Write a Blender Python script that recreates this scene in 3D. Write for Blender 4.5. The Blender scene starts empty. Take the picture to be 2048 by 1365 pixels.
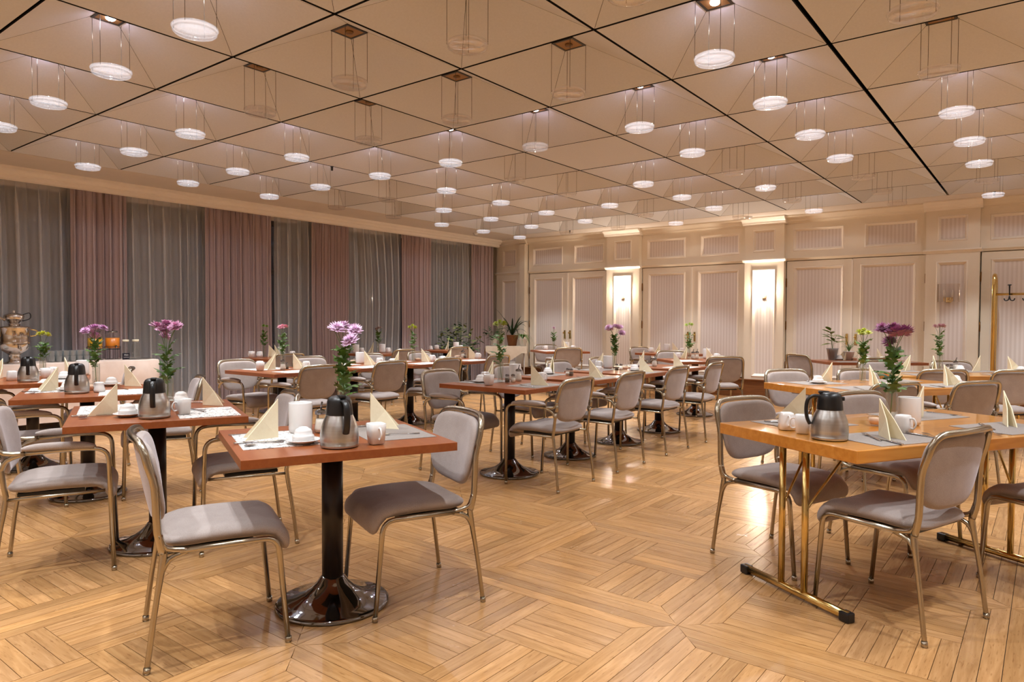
import bpy, bmesh, math, random
from math import sin, cos, pi, radians, sqrt, atan2, hypot
from mathutils import Vector, Matrix, noise
random.seed(7)
SC = bpy.context.scene
COL = SC.collection

# ---------------------------------------------------------------- camera, world, exposure
CAM_H = 1.26
cd = bpy.data.cameras.new('camera'); cam = bpy.data.objects.new('camera', cd); COL.objects.link(cam)
yaw, pitch, roll = -0.658857, -0.0274595, 0.0038976
cd.sensor_width = 36.0; cd.lens = 36.0 * 1388.346 / 2048.0; cd.clip_start = 0.05; cd.clip_end = 100
f_ = Vector((cos(pitch)*sin(yaw), cos(pitch)*cos(yaw), sin(pitch)))
r_ = Vector((cos(yaw), -sin(yaw), 0)); u_ = r_.cross(f_)
r2_ = r_*cos(roll) + u_*sin(roll); u2_ = u_*cos(roll) - r_*sin(roll)
cam.matrix_world = Matrix(((r2_.x, u2_.x, -f_.x, 0), (r2_.y, u2_.y, -f_.y, 0), (r2_.z, u2_.z, -f_.z, CAM_H), (0, 0, 0, 1)))
SC.camera = cam
w = bpy.data.worlds.new('night'); SC.world = w; w.use_nodes = True
w.node_tree.nodes['Background'].inputs[0].default_value = (0.010, 0.016, 0.035, 1)
w.node_tree.nodes['Background'].inputs[1].default_value = 1.0
SC.view_settings.view_transform = 'Standard'; SC.view_settings.look = 'None'
SC.view_settings.gamma = 1.0; SC.view_settings.use_curve_mapping = False
SC.view_settings.exposure = 0.0
SC.cycles.use_denoising = True
SC.cycles.use_light_tree = True
SC.cycles.max_bounces = 8; SC.cycles.diffuse_bounces = 4; SC.cycles.glossy_bounces = 3
SC.cycles.transmission_bounces = 3; SC.cycles.transparent_max_bounces = 10
SC.cycles.caustics_reflective = False; SC.cycles.caustics_refractive = False
SC.cycles.sample_clamp_indirect = 4.0
SC.cycles.use_adaptive_sampling = True; SC.cycles.adaptive_threshold = 0.035
LED_W = 128.0
WIDE = 0.10
OFF_P = 0.45

SCONCE_W = 42.0

# ---------------------------------------------------------------- materials
def new_mat(name):
    m = bpy.data.materials.new(name); m.use_nodes = True
    return m, m.node_tree, m.node_tree.nodes['Principled BSDF']
def srgb(r, g, b):
    f = lambda c: (c/255/12.92) if c/255 <= 0.04045 else ((c/255+0.055)/1.055)**2.4
    return (f(r), f(g), f(b), 1)
def P(name, rgb, rough=0.5, metal=0.0, spec=0.5, coat=0.0, coat_r=0.1, sheen=0.0, emit=None, es=0.0):
    m, nt, b = new_mat(name)
    b.inputs['Base Color'].default_value = srgb(*rgb)
    b.inputs['Roughness'].default_value = rough; b.inputs['Metallic'].default_value = metal
    b.inputs['Specular IOR Level'].default_value = spec
    b.inputs['Coat Weight'].default_value = coat; b.inputs['Coat Roughness'].default_value = coat_r
    b.inputs['Sheen Weight'].default_value = sheen
    if emit: b.inputs['Emission Color'].default_value = srgb(*emit); b.inputs['Emission Strength'].default_value = es
    return m
def nd(nt, t, **kw):
    n = nt.nodes.new(t)
    for k, v in kw.items():
        if k in n.inputs: n.inputs[k].default_value = v
        else: setattr(n, k, v)
    return n
def ramp(nt, fac, stops):
    r = nt.nodes.new('ShaderNodeValToRGB'); e = r.color_ramp.elements
    e[0].position, e[0].color = stops[0]; e[1].position, e[1].color = stops[-1]
    for p, c in stops[1:-1]:
        q = e.new(p); q.color = c
    nt.links.new(fac, r.inputs[0]); return r.outputs[0]
def noisy(m_name, c1, c2, scale=(6, 6, 6), rough=0.6, detail=4.0, coat=0.0, coat_r=0.1, bump=0.0, sheen=0.0, metal=0.0, coord='Object', nscale=1.0, spec=0.5):
    m, nt, b = new_mat(m_name)
    tc = nd(nt, 'ShaderNodeTexCoord'); mp = nd(nt, 'ShaderNodeMapping'); mp.inputs['Scale'].default_value = scale
    nt.links.new(tc.outputs[coord], mp.inputs['Vector'])
    n = nd(nt, 'ShaderNodeTexNoise'); n.inputs['Scale'].default_value = nscale; n.inputs['Detail'].default_value = detail
    nt.links.new(mp.outputs[0], n.inputs['Vector'])
    c = ramp(nt, n.outputs['Fac'], [(0.3, srgb(*c1)), (0.7, srgb(*c2))])
    nt.links.new(c, b.inputs['Base Color'])
    b.inputs['Roughness'].default_value = rough; b.inputs['Coat Weight'].default_value = coat; b.inputs['Coat Roughness'].default_value = coat_r
    b.inputs['Sheen Weight'].default_value = sheen; b.inputs['Metallic'].default_value = metal; b.inputs['Specular IOR Level'].default_value = spec
    if bump:
        bp = nd(nt, 'ShaderNodeBump'); bp.inputs['Strength'].default_value = bump; bp.inputs['Distance'].default_value = 0.002
        nt.links.new(n.outputs['Fac'], bp.inputs['Height']); nt.links.new(bp.outputs[0], b.inputs['Normal'])
    return m
def see_through(name, tint, clear, glossy=0.08, diffuse=0.0, rough=0.03, dcol=(235, 235, 240), translucent=0.5):
    """thin glass: mostly lets light straight through, plus fresnel reflection and a little scattering"""
    m = bpy.data.materials.new(name); m.use_nodes = True; nt = m.node_tree; nt.nodes.clear()
    out = nd(nt, 'ShaderNodeOutputMaterial')
    tr = nd(nt, 'ShaderNodeBsdfTransparent'); tr.inputs[0].default_value = (*[c*clear for c in srgb(*tint)[:3]], 1)
    gl = nd(nt, 'ShaderNodeBsdfGlossy'); gl.inputs['Roughness'].default_value = rough; gl.inputs[0].default_value = (1, 1, 1, 1)
    lw = nd(nt, 'ShaderNodeLayerWeight'); lw.inputs[0].default_value = 0.35
    mr = nd(nt, 'ShaderNodeMapRange'); mr.inputs['To Min'].default_value = glossy; mr.inputs['To Max'].default_value = 0.75
    nt.links.new(lw.outputs['Facing'], mr.inputs['Value'])
    pw = nd(nt, 'ShaderNodeMath', operation='POWER'); pw.inputs[1].default_value = 2.2
    nt.links.new(lw.outputs['Facing'], pw.inputs[0]); nt.links.new(pw.outputs[0], mr.inputs['Value'])
    mx = nd(nt, 'ShaderNodeMixShader'); nt.links.new(mr.outputs[0], mx.inputs[0]); nt.links.new(tr.outputs[0], mx.inputs[1]); nt.links.new(gl.outputs[0], mx.inputs[2])
    last = mx.outputs[0]
    if diffuse > 0:
        d = nd(nt, 'ShaderNodeBsdfDiffuse'); d.inputs[0].default_value = srgb(*dcol)
        t = nd(nt, 'ShaderNodeBsdfTranslucent'); t.inputs[0].default_value = srgb(*dcol)
        m2 = nd(nt, 'ShaderNodeMixShader'); m2.inputs[0].default_value = translucent
        nt.links.new(d.outputs[0], m2.inputs[1]); nt.links.new(t.outputs[0], m2.inputs[2])
        m3 = nd(nt, 'ShaderNodeMixShader'); m3.inputs[0].default_value = diffuse
        nt.links.new(last, m3.inputs[1]); nt.links.new(m2.outputs[0], m3.inputs[2]); last = m3.outputs[0]
    nt.links.new(last, out.inputs[0])
    return m

M = {}
M['chrome'] = P('chrome', (146, 150, 158), 0.05, 1.0)
M['bright_steel'] = P('bright_steel', (214, 208, 202), 0.10, 1.0)
M['steel'] = noisy('brushed_steel', (184, 181, 178), (204, 201, 198), (1, 1, 90), 0.30, metal=1.0)
M['silver'] = P('cutlery_steel', (200, 200, 205), 0.12, 1.0)
M['nickel'] = P('champagne_nickel', (176, 166, 148), 0.22, 1.0)
M['brass'] = P('polished_brass', (222, 194, 126), 0.15, 1.0)
M['dull_brass'] = P('dull_brass', (138, 98, 52), 0.3, 1.0)
M['black'] = P('black_plastic', (20, 20, 22), 0.35)
M['dark'] = P('dark_void', (16, 12, 9), 0.8)
M['column'] = noisy('dark_brown_lacquer', (26, 15, 12), (34, 20, 15), (40, 40, 40), 0.35)
M['porcelain'] = P('white_porcelain', (228, 224, 222), 0.16, 0.0, 0.5, 0.3, 0.05)
M['napkin'] = noisy('cream_tissue', (236, 222, 190), (240, 228, 198), (60, 60, 60), 0.9, bump=0.15)
M['mat_grey'] = noisy('grey_woven_vinyl', (128, 118, 112), (150, 140, 134), (300, 300, 300), 0.6, bump=0.2)
M['cloth'] = noisy('pale_cloth', (226, 204, 190), (236, 216, 204), (9, 9, 9), 0.9, bump=0.2)
M['cloth_white'] = noisy('cream_cloth', (206, 188, 166), (216, 200, 180), (9, 9, 9), 0.9)
M['terracotta'] = noisy('terracotta', (120, 70, 35), (140, 84, 44), (30, 30, 30), 0.8)
M['soil'] = P('soil', (40, 28, 20), 0.95)
M['green'] = noisy('leaf_green', (66, 98, 40), (104, 138, 64), (25, 25, 25), 0.45)
M['green_dark'] = noisy('dark_leaf', (22, 42, 22), (40, 64, 32), (25, 25, 25), 0.4)
M['green_pale'] = noisy('variegated_leaf', (60, 84, 40), (168, 172, 96), (22, 22, 22), 0.45)
M['stem'] = P('stem_green', (88, 118, 62), 0.5)
M['sugar'] = P('sugar', (238, 226, 216), 0.8)
M['sugar_pink'] = P('pink_packets', (238, 196, 170), 0.8)
M['pepper'] = noisy('pepper_grains', (60, 50, 40), (110, 96, 80), (400, 400, 400), 0.9)
M['orange_juice'] = P('orange_juice', (230, 128, 20), 0.3)
M['yellow_juice'] = P('yellow_juice', (222, 160, 30), 0.3)
M['led'] = P('led_emitter', (255, 255, 255), 0.5, emit=(235, 225, 255), es=60.0)
M['wire'] = P('steel_wire', (96, 88, 80), 0.3, 0.8)
M['led_off'] = P('led_glass_off', (120, 88, 50), 0.3, 0.6)
M['glass'] = see_through('clear_glass', (250, 252, 250), 0.97, 0.04, 0.02)
M['disc'] = see_through('lamp_glass', (255, 253, 251), 0.975, 0.07, 0.036, 0.03, (244, 242, 250), 0.35)
M['cut_glass'] = see_through('cut_glass', (235, 242, 240), 0.9, 0.15, 0.28, 0.12)
M['sconce_glass'] = see_through('ribbed_glass', (250, 245, 240), 0.95, 0.10, 0.12, 0.1, (245, 235, 225))
M['pane'] = see_through('dark_window_glass', (180, 190, 200), 0.6, 0.10, 0.0, 0.02)
M['pot_clear'] = see_through('translucent_pot', (235, 235, 235), 0.7, 0.06, 0.35)

def velvet():
    m, nt, b = new_mat('grey_velvet')
    tc = nd(nt, 'ShaderNodeTexCoord')
    n = nd(nt, 'ShaderNodeTexNoise'); n.inputs['Scale'].default_value = 14; n.inputs['Detail'].default_value = 5
    n2 = nd(nt, 'ShaderNodeTexNoise'); n2.inputs['Scale'].default_value = 420; n2.inputs['Detail'].default_value = 2
    nt.links.new(tc.outputs['Object'], n.inputs['Vector']); nt.links.new(tc.outputs['Object'], n2.inputs['Vector'])
    a = nd(nt, 'ShaderNodeMath', operation='MULTIPLY_ADD'); a.inputs[1].default_value = 0.5; nt.links.new(n.outputs[0], a.inputs[0]); nt.links.new(n2.outputs[0], a.inputs[2])
    c = ramp(nt, a.outputs[0], [(0.5, srgb(146, 133, 127)), (1.0, srgb(172, 160, 155))])
    nt.links.new(c, b.inputs['Base Color'])
    b.inputs['Roughness'].default_value = 0.9; b.inputs['Specular IOR Level'].default_value = 0.2
    b.inputs['Sheen Weight'].default_value = 0.55; b.inputs['Sheen Roughness'].default_value = 0.35; b.inputs['Sheen Tint'].default_value = srgb(225, 218, 226)
    return m
M['velvet'] = velvet()

def plank_wood():
    m, nt, b = new_mat('oak_parquet')
    at = nd(nt, 'ShaderNodeAttribute', attribute_name='tone')
    uv = nd(nt, 'ShaderNodeUVMap', uv_map='grain')
    mp = nd(nt, 'ShaderNodeMapping'); mp.inputs['Scale'].default_value = (2.2, 26, 1); nt.links.new(uv.outputs[0], mp.inputs[0])
    n = nd(nt, 'ShaderNodeTexNoise'); n.inputs['Scale'].default_value = 2.0; n.inputs['Detail'].default_value = 6; n.inputs['Distortion'].default_value = 0.6
    nt.links.new(mp.outputs[0], n.inputs['Vector'])
    mp2 = nd(nt, 'ShaderNodeMapping'); mp2.inputs['Scale'].default_value = (16, 130, 1); nt.links.new(uv.outputs[0], mp2.inputs[0])
    n2 = nd(nt, 'ShaderNodeTexNoise'); n2.inputs['Scale'].default_value = 1.0; n2.inputs['Detail'].default_value = 2
    nt.links.new(mp2.outputs[0], n2.inputs['Vector'])
    c = ramp(nt, n.outputs['Fac'], [(0.25, srgb(160, 116, 72)), (0.55, srgb(182, 136, 88)), (0.8, srgb(197, 153, 104))])
    flecks = ramp(nt, n2.outputs['Fac'], [(0.60, (1, 1, 1, 1)), (0.72, (0.62, 0.55, 0.48, 1))])
    mx = nd(nt, 'ShaderNodeMix', data_type='RGBA', blend_type='MULTIPLY'); mx.inputs['Factor'].default_value = 0.8
    nt.links.new(c, mx.inputs['A']); nt.links.new(flecks, mx.inputs['B'])
    mx2 = nd(nt, 'ShaderNodeMix', data_type='RGBA', blend_type='MULTIPLY'); mx2.inputs['Factor'].default_value = 1.0
    nt.links.new(mx.outputs['Result'], mx2.inputs['A']); nt.links.new(at.outputs['Color'], mx2.inputs['B'])
    nt.links.new(mx2.outputs['Result'], b.inputs['Base Color'])
    tc = nd(nt, 'ShaderNodeTexCoord'); n3 = nd(nt, 'ShaderNodeTexNoise'); n3.inputs['Scale'].default_value = 3.0; n3.inputs['Detail'].default_value = 5
    geo = nd(nt, 'ShaderNodeNewGeometry'); nt.links.new(geo.outputs['Position'], n3.inputs['Vector'])
    mr = nd(nt, 'ShaderNodeMapRange'); mr.inputs['To Min'].default_value = 0.17; mr.inputs['To Max'].default_value = 0.33
    nt.links.new(n3.outputs['Fac'], mr.inputs['Value']); nt.links.new(mr.outputs[0], b.inputs['Roughness'])
    bp = nd(nt, 'ShaderNodeBump'); bp.inputs['Strength'].default_value = 0.12; bp.inputs['Distance'].default_value = 0.002
    nt.links.new(n.outputs['Fac'], bp.inputs['Height']); nt.links.new(bp.outputs[0], b.inputs['Normal'])
    return m
M['parquet'] = plank_wood()

def grain_wood(name, c1, c2, c3, rough, coat, coat_r=0.08, sc=(3, 30, 30)):
    m, nt, b = new_mat(name)
    tc = nd(nt, 'ShaderNodeTexCoord'); mp = nd(nt, 'ShaderNodeMapping'); mp.inputs['Scale'].default_value = sc
    nt.links.new(tc.outputs['Object'], mp.inputs[0])
    n = nd(nt, 'ShaderNodeTexNoise'); n.inputs['Scale'].default_value = 1.3; n.inputs['Detail'].default_value = 6; n.inputs['Distortion'].default_value = 0.5
    nt.links.new(mp.outputs[0], n.inputs['Vector'])
    nt.links.new(ramp(nt, n.outputs['Fac'], [(0.3, srgb(*c1)), (0.5, srgb(*c2)), (0.72, srgb(*c3))]), b.inputs['Base Color'])
    b.inputs['Roughness'].default_value = rough; b.inputs['Coat Weight'].default_value = coat; b.inputs['Coat Roughness'].default_value = coat_r
    return m
M['cherry'] = grain_wood('cherry_laminate', (134, 68, 30), (141, 75, 35), (148, 82, 40), 0.34, 0.15, 0.2)
M['honey'] = grain_wood('honey_lacquered_oak', (184, 116, 40), (196, 128, 48), (206, 141, 60), 0.3, 0.8, 0.06)
M['step_wood'] = grain_wood('dark_oak_step', (104, 62, 28), (118, 72, 34), (130, 82, 42), 0.5, 0.0, sc=(3, 20, 40))

M['cream'] = noisy('cream_paint', (232, 220, 201), (236, 225, 207), (3, 3, 3), 0.55)
M['cream_trim'] = noisy('cream_gloss_paint', (238, 228, 215), (242, 233, 221), (5, 5, 5), 0.35)
M['ceiling_felt'] = noisy('beige_ceiling_felt', (210, 211, 214), (215, 216, 219), (70, 70, 70), 0.95, bump=0.1)
M['plain_wall'] = noisy('plain_cream_wall', (222, 213, 204), (227, 218, 210), (2, 2, 2), 0.8)

def stripe_fabric():
    m, nt, b = new_mat('striped_wall_fabric')
    geo = nd(nt, 'ShaderNodeNewGeometry'); sx = nd(nt, 'ShaderNodeSeparateXYZ'); nt.links.new(geo.outputs['Position'], sx.inputs[0])
    k = nd(nt, 'ShaderNodeMath', operation='MULTIPLY'); k.inputs[1].default_value = 2*pi/0.052; nt.links.new(sx.outputs['X'], k.inputs[0])
    s = nd(nt, 'ShaderNodeMath', operation='SINE'); nt.links.new(k.outputs[0], s.inputs[0])
    mr = nd(nt, 'ShaderNodeMapRange'); mr.inputs['From Min'].default_value = -1; mr.inputs['From Max'].default_value = 1; nt.links.new(s.outputs[0], mr.inputs['Value'])
    c = ramp(nt, mr.outputs[0], [(0.25, srgb(216, 205, 199)), (0.75, srgb(228, 219, 215))])
    nt.links.new(c, b.inputs['Base Color']); b.inputs['Roughness'].default_value = 0.75; b.inputs['Sheen Weight'].default_value = 0.2
    return m
M['stripes'] = stripe_fabric()

def curtain_mat(name, c1, c2, trans, transl):
    m = bpy.data.materials.new(name); m.use_nodes = True; nt = m.node_tree; nt.nodes.clear()
    out = nd(nt, 'ShaderNodeOutputMaterial')
    tc = nd(nt, 'ShaderNodeTexCoord'); n = nd(nt, 'ShaderNodeTexNoise'); n.inputs['Scale'].default_value = 160
    nt.links.new(tc.outputs['Object'], n.inputs['Vector']); col = ramp(nt, n.outputs['Fac'], [(0.3, srgb(*c1)), (0.7, srgb(*c2))])
    d = nd(nt, 'ShaderNodeBsdfDiffuse'); t = nd(nt, 'ShaderNodeBsdfTranslucent'); tr = nd(nt, 'ShaderNodeBsdfTransparent')
    nt.links.new(col, d.inputs[0]); nt.links.new(col, t.inputs[0])
    a = nd(nt, 'ShaderNodeMixShader'); a.inputs[0].default_value = transl; nt.links.new(d.outputs[0], a.inputs[1]); nt.links.new(t.outputs[0], a.inputs[2])
    b = nd(nt, 'ShaderNodeMixShader'); b.inputs[0].default_value = trans; nt.links.new(a.outputs[0], b.inputs[1]); nt.links.new(tr.outputs[0], b.inputs[2])
    nt.links.new(b.outputs[0], out.inputs[0]); return m
M['sheer'] = curtain_mat('sheer_net', (236, 236, 238), (242, 242, 244), 0.58, 0.30)
M['mauve'] = curtain_mat('mauve_drape', (186, 167, 167), (198, 179, 179), 0.0, 0.08)

def map_paper():
    m, nt, b = new_mat('line_map_paper')
    tc = nd(nt, 'ShaderNodeTexCoord')
    v = nd(nt, 'ShaderNodeTexVoronoi', feature='DISTANCE_TO_EDGE', distance='MANHATTAN') if False else nd(nt, 'ShaderNodeTexVoronoi', feature='DISTANCE_TO_EDGE')
    v.inputs['Scale'].default_value = 34; v.inputs['Randomness'].default_value = 0.75
    nt.links.new(tc.outputs['Object'], v.inputs['Vector'])
    nt.links.new(ramp(nt, v.outputs['Distance'], [(0.02, srgb(120, 115, 112)), (0.06, srgb(222, 216, 212))]), b.inputs['Base Color'])
    b.inputs['Roughness'].default_value = 0.55
    return m
M['mat_white'] = map_paper()
for nm, rgb in dict(pinklight=(236, 200, 230), pink=(214, 150, 190), pink2=(208, 150, 196), pink3=(224, 178, 208), pink4=(216, 176, 198), pink5=(230, 160, 178), purple=(160, 88, 132),
                    green=(190, 190, 40), green2=(170, 178, 40), green3=(186, 206, 84), green4=(188, 196, 40), green5=(130, 170, 40), green6=(200, 208, 60), pale=(176, 146, 136), pale2=(206, 156, 164)).items():
    M['bloom_'+nm] = P('petal_'+nm, rgb, 0.7, sheen=0.3)
M['bloom_centre'] = P('flower_centre', (190, 180, 110), 0.8)

# ---------------------------------------------------------------- mesh helpers
class MB:
    def __init__(s): s.v = []; s.f = []; s.smooth = []
    def add(s, vs, fs, smooth=True, mtx=None):
        o = len(s.v)
        s.v += [tuple(mtx @ Vector(p)) if mtx else tuple(p) for p in vs]
        s.f += [tuple(i+o for i in f) for f in fs]; s.smooth += [smooth]*len(fs)
        return s
    def box(s, c, d, mtx=None, bev=0.0):
        x, y, z = d[0]/2, d[1]/2, d[2]/2
        if bev <= 0:
            vs = [(c[0]+a*x, c[1]+b*y, c[2]+e*z) for a in (-1, 1) for b in (-1, 1) for e in (-1, 1)]
            fs = [(0, 1, 3, 2), (4, 6, 7, 5), (0, 4, 5, 1), (2, 3, 7, 6), (0, 2, 6, 4), (1, 5, 7, 3)]
            return s.add(vs, fs, False, mtx)
        bm = bmesh.new(); bmesh.ops.create_cube(bm, size=1, matrix=Matrix.Translation(c) @ Matrix.Diagonal((d[0], d[1], d[2], 1)))
        bmesh.ops.bevel(bm, geom=bm.edges[:], offset=bev, segments=2, affect='EDGES', profile=0.5)
        bm.verts.index_update(); s.add([v.co[:] for v in bm.verts], [[v.index for v in f.verts] for f in bm.faces], False, mtx); bm.free(); return s
    def lathe(s, prof, n=24, mtx=None, smooth=True, cap=True, sq=0.0):
        vs = []; fs = []
        for r, z in prof:
            for k in range(n):
                a = 2*pi*k/n; m = 1.0
                if sq: m = 1.0/(abs(cos(a))**sq + abs(sin(a))**sq)**(1.0/sq)
                vs.append((r*m*cos(a), r*m*sin(a), z))
        for j in range(len(prof)-1):
            for k in range(n):
                fs.append((j*n+k, j*n+(k+1) % n, (j+1)*n+(k+1) % n, (j+1)*n+k))
        if cap:
            if prof[0][0] > 1e-4: fs.append(tuple(reversed(range(n))))
            if prof[-1][0] > 1e-4: fs.append(tuple((len(prof)-1)*n+k for k in range(n)))
        return s.add(vs, fs, smooth, mtx)
    def tube(s, pts, r, n=8, mtx=None, cap=True, closed=False, flat=1.0):
        pts = [Vector(p) for p in pts]; N = len(pts)
        rs = r if isinstance(r, (list, tuple)) else [r]*N
        vs = []; fs = []; up = None
        for i, p in enumerate(pts):
            if closed: t = (pts[(i+1) % N]-pts[i-1])
            else: t = pts[min(i+1, N-1)]-pts[max(i-1, 0)]
            t.normalize()
            if up is None: up = Vector((0, 0, 1)) if abs(t.z) < 0.9 else Vector((1, 0, 0))
            up = (up - t*up.dot(t)); up = up.normalized() if up.length > 1e-6 else t.orthogonal().normalized()
            sd = t.cross(up)
            for k in range(n):
                a = 2*pi*k/n; vs.append(p + (up*cos(a)*flat + sd*sin(a))*rs[i])
        M_ = N if closed else N-1
        for i in range(M_):
            for k in range(n):
                i2 = (i+1) % N
                fs.append((i*n+k, i*n+(k+1) % n, i2*n+(k+1) % n, i2*n+k))
        if cap and not closed: fs.append(tuple(reversed(range(n)))); fs.append(tuple((N-1)*n+k for k in range(n)))
        return s.add(vs, fs, True, mtx)
    def mesh(s, name):
        me = bpy.data.meshes.new(name); me.from_pydata([tuple(v) for v in s.v], [], s.f)
        me.polygons.foreach_set('use_smooth', s.smooth); me.update()
        return me
def fillet(pts, rad, n=4):
    pts = [Vector(p) for p in pts]; out = [pts[0]]
    for i in range(1, len(pts)-1):
        a, b, c = pts[i-1], pts[i], pts[i+1]; r = rad[i-1] if isinstance(rad, (list, tuple)) else rad
        d1 = (a-b); d2 = (c-b); r = min(r, d1.length*0.49, d2.length*0.49)
        p1 = b+d1.normalized()*r; p2 = b+d2.normalized()*r
        for k in range(n+1):
            t = k/n; out.append(p1*(1-t)**2 + b*2*t*(1-t) + p2*t*t)
    out.append(pts[-1]); return out
def smooth_path(pts, k=4):
    pts = [Vector(p) for p in pts]; out = []
    for i in range(len(pts)-1):
        p0 = pts[max(i-1, 0)]; p1 = pts[i]; p2 = pts[i+1]; p3 = pts[min(i+2, len(pts)-1)]
        for j in range(k):
            t = j/k; out.append(0.5*((2*p1)+(p2-p0)*t+(2*p0-5*p1+4*p2-p3)*t*t+(3*p1-p0-3*p2+p3)*t**3))
    out.append(pts[-1]); return out
def pad(mb, outline, mid, th, edge=0.35, puff=0.0, mtx=None):
    """cushion: mid(a,b)->(point) over a closed outline; rounded rim"""
    N = len(outline); ca = sum(p[0] for p in outline)/N; cb = sum(p[1] for p in outline)/N
    rr = [0.0, 0.35, 0.65] + [1-edge*(1-t) for t in (0.0, 0.35, 0.62, 0.82, 0.94, 1.0)]
    rr = sorted(set(round(x, 4) for x in rr))
    def nrm(a, b):
        e = 1e-3; p = Vector(mid(a, b)); q = Vector(mid(a+e, b)); r = Vector(mid(a, b+e)); return (q-p).cross(r-p).normalized()
    def hh(r):
        t = max(0.0, (r-(1-edge))/edge); return (th/2+puff*(1-r*r))*sqrt(max(0.0, 1-t*t))
    vs = []; fs = []; idx = {}
    for side in (1, -1):
        for j, r in enumerate(rr):
            if j == 0:
                p = Vector(mid(ca, cb)); vs.append(p+nrm(ca, cb)*hh(0)*side); idx[(side, 0, 0)] = len(vs)-1; continue
            if j == len(rr)-1 and side == -1:
                for k in range(N): idx[(side, j, k)] = idx[(1, j, k)]
                continue
            for k, (a, b) in enumerate(outline):
                a2 = ca+(a-ca)*r; b2 = cb+(b-cb)*r
                vs.append(Vector(mid(a2, b2))+nrm(a2, b2)*hh(r)*side); idx[(side, j, k)] = len(vs)-1
    for side in (1, -1):
        for k in range(N):
            k2 = (k+1) % N
            f = (idx[(side, 0, 0)], idx[(side, 1, k)], idx[(side, 1, k2)]); fs.append(f if side == 1 else f[::-1])
            for j in range(1, len(rr)-1):
                f = (idx[(side, j, k)], idx[(side, j+1, k)], idx[(side, j+1, k2)], idx[(side, j, k2)]); fs.append(f if side == 1 else f[::-1])
    return mb.add(vs, fs, True, mtx)
def rrect(x0, x1, y0, y1, r, n=5):
    rs = r if isinstance(r, (list, tuple)) else [r]*4; out = []
    for (cx, cy, a0, q) in ((x1, y1, 0, rs[0]), (x0, y1, 90, rs[1]), (x0, y0, 180, rs[2]), (x1, y0, 270, rs[3])):
        sx = -1 if cx == x1 else 1; sy = -1 if cy == y1 else 1
        for k in range(n+1):
            a = radians(a0+90*k/n); out.append((cx+sx*q+q*cos(a), cy+sy*q+q*sin(a)))
    res = []                                  # add mid-edge points
    for i, p in enumerate(out):
        q = out[(i+1) % len(out)]; res.append(p); d = hypot(q[0]-p[0], q[1]-p[1]); m = int(d/0.06)
        for k in range(1, m+1): res.append((p[0]+(q[0]-p[0])*k/(m+1), p[1]+(q[1]-p[1])*k/(m+1)))
    return res

def obj(name, mb, mat, parent=None, loc=None, rot=None):
    me = mb if isinstance(mb, bpy.types.Mesh) else mb.mesh(name)
    if mat is not None and not me.materials: me.materials.append(M[mat] if isinstance(mat, str) else mat)
    o = bpy.data.objects.new(name, me); COL.objects.link(o)
    if parent: o.parent = parent
    if loc is not None: o.location = loc
    if rot is not None: o.rotation_euler = rot
    return o
def thing(name, label, cat, loc=(0, 0, 0), rz=0.0, group=None):
    o = bpy.data.objects.new(name, None); COL.objects.link(o); o.empty_display_size = 0.1
    o.location = loc; o.rotation_euler = (0, 0, rz); o['label'] = label; o['category'] = cat
    if group: o['group'] = group
    return o
def tag(o, label, cat, group=None):
    o['label'] = label; o['category'] = cat
    if group: o['group'] = group
    return o
def struct(name, mb, mat, parent=None, loc=None):
    o = obj(name, mb, mat, parent, loc)
    if parent is None: o['kind'] = 'structure'
    return o
def dup(root, loc, rz, label, group=None):
    r = root.copy(); COL.objects.link(r); r.location = loc; r.rotation_euler = (0, 0, rz); r['label'] = label
    if group: r['group'] = group
    for ch in PROTO_CH[root.name]:
        c = ch[0].copy(); COL.objects.link(c); c.parent = r
        for g in ch[1]:
            d = g.copy(); COL.objects.link(d); d.parent = c
    return r
PROTO_CH = {}
def remember(root):
    PROTO_CH[root.name] = [(c, list(c.children)) for c in root.children]
    return root
class Stock:
    """first placing moves the prototype, later ones copy it"""
    def __init__(s, make): s.make = make; s.root = None
    def place(s, loc, rz, label, group=None):
        if s.root is None:
            s.root = remember(s.make()); r = s.root; r.location = loc; r.rotation_euler = (0, 0, rz); r['label'] = label
            if group: r['group'] = group
            return r
        return dup(s.root, loc, rz, label, group)
def ordinal(i, n):
    if n == 1: return ''
    if i == 0: return 'leftmost '
    if i == n-1: return 'rightmost '
    return ('second ', 'third ', 'fourth ', 'fifth ', 'sixth ', 'seventh ')[i-1]
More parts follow.
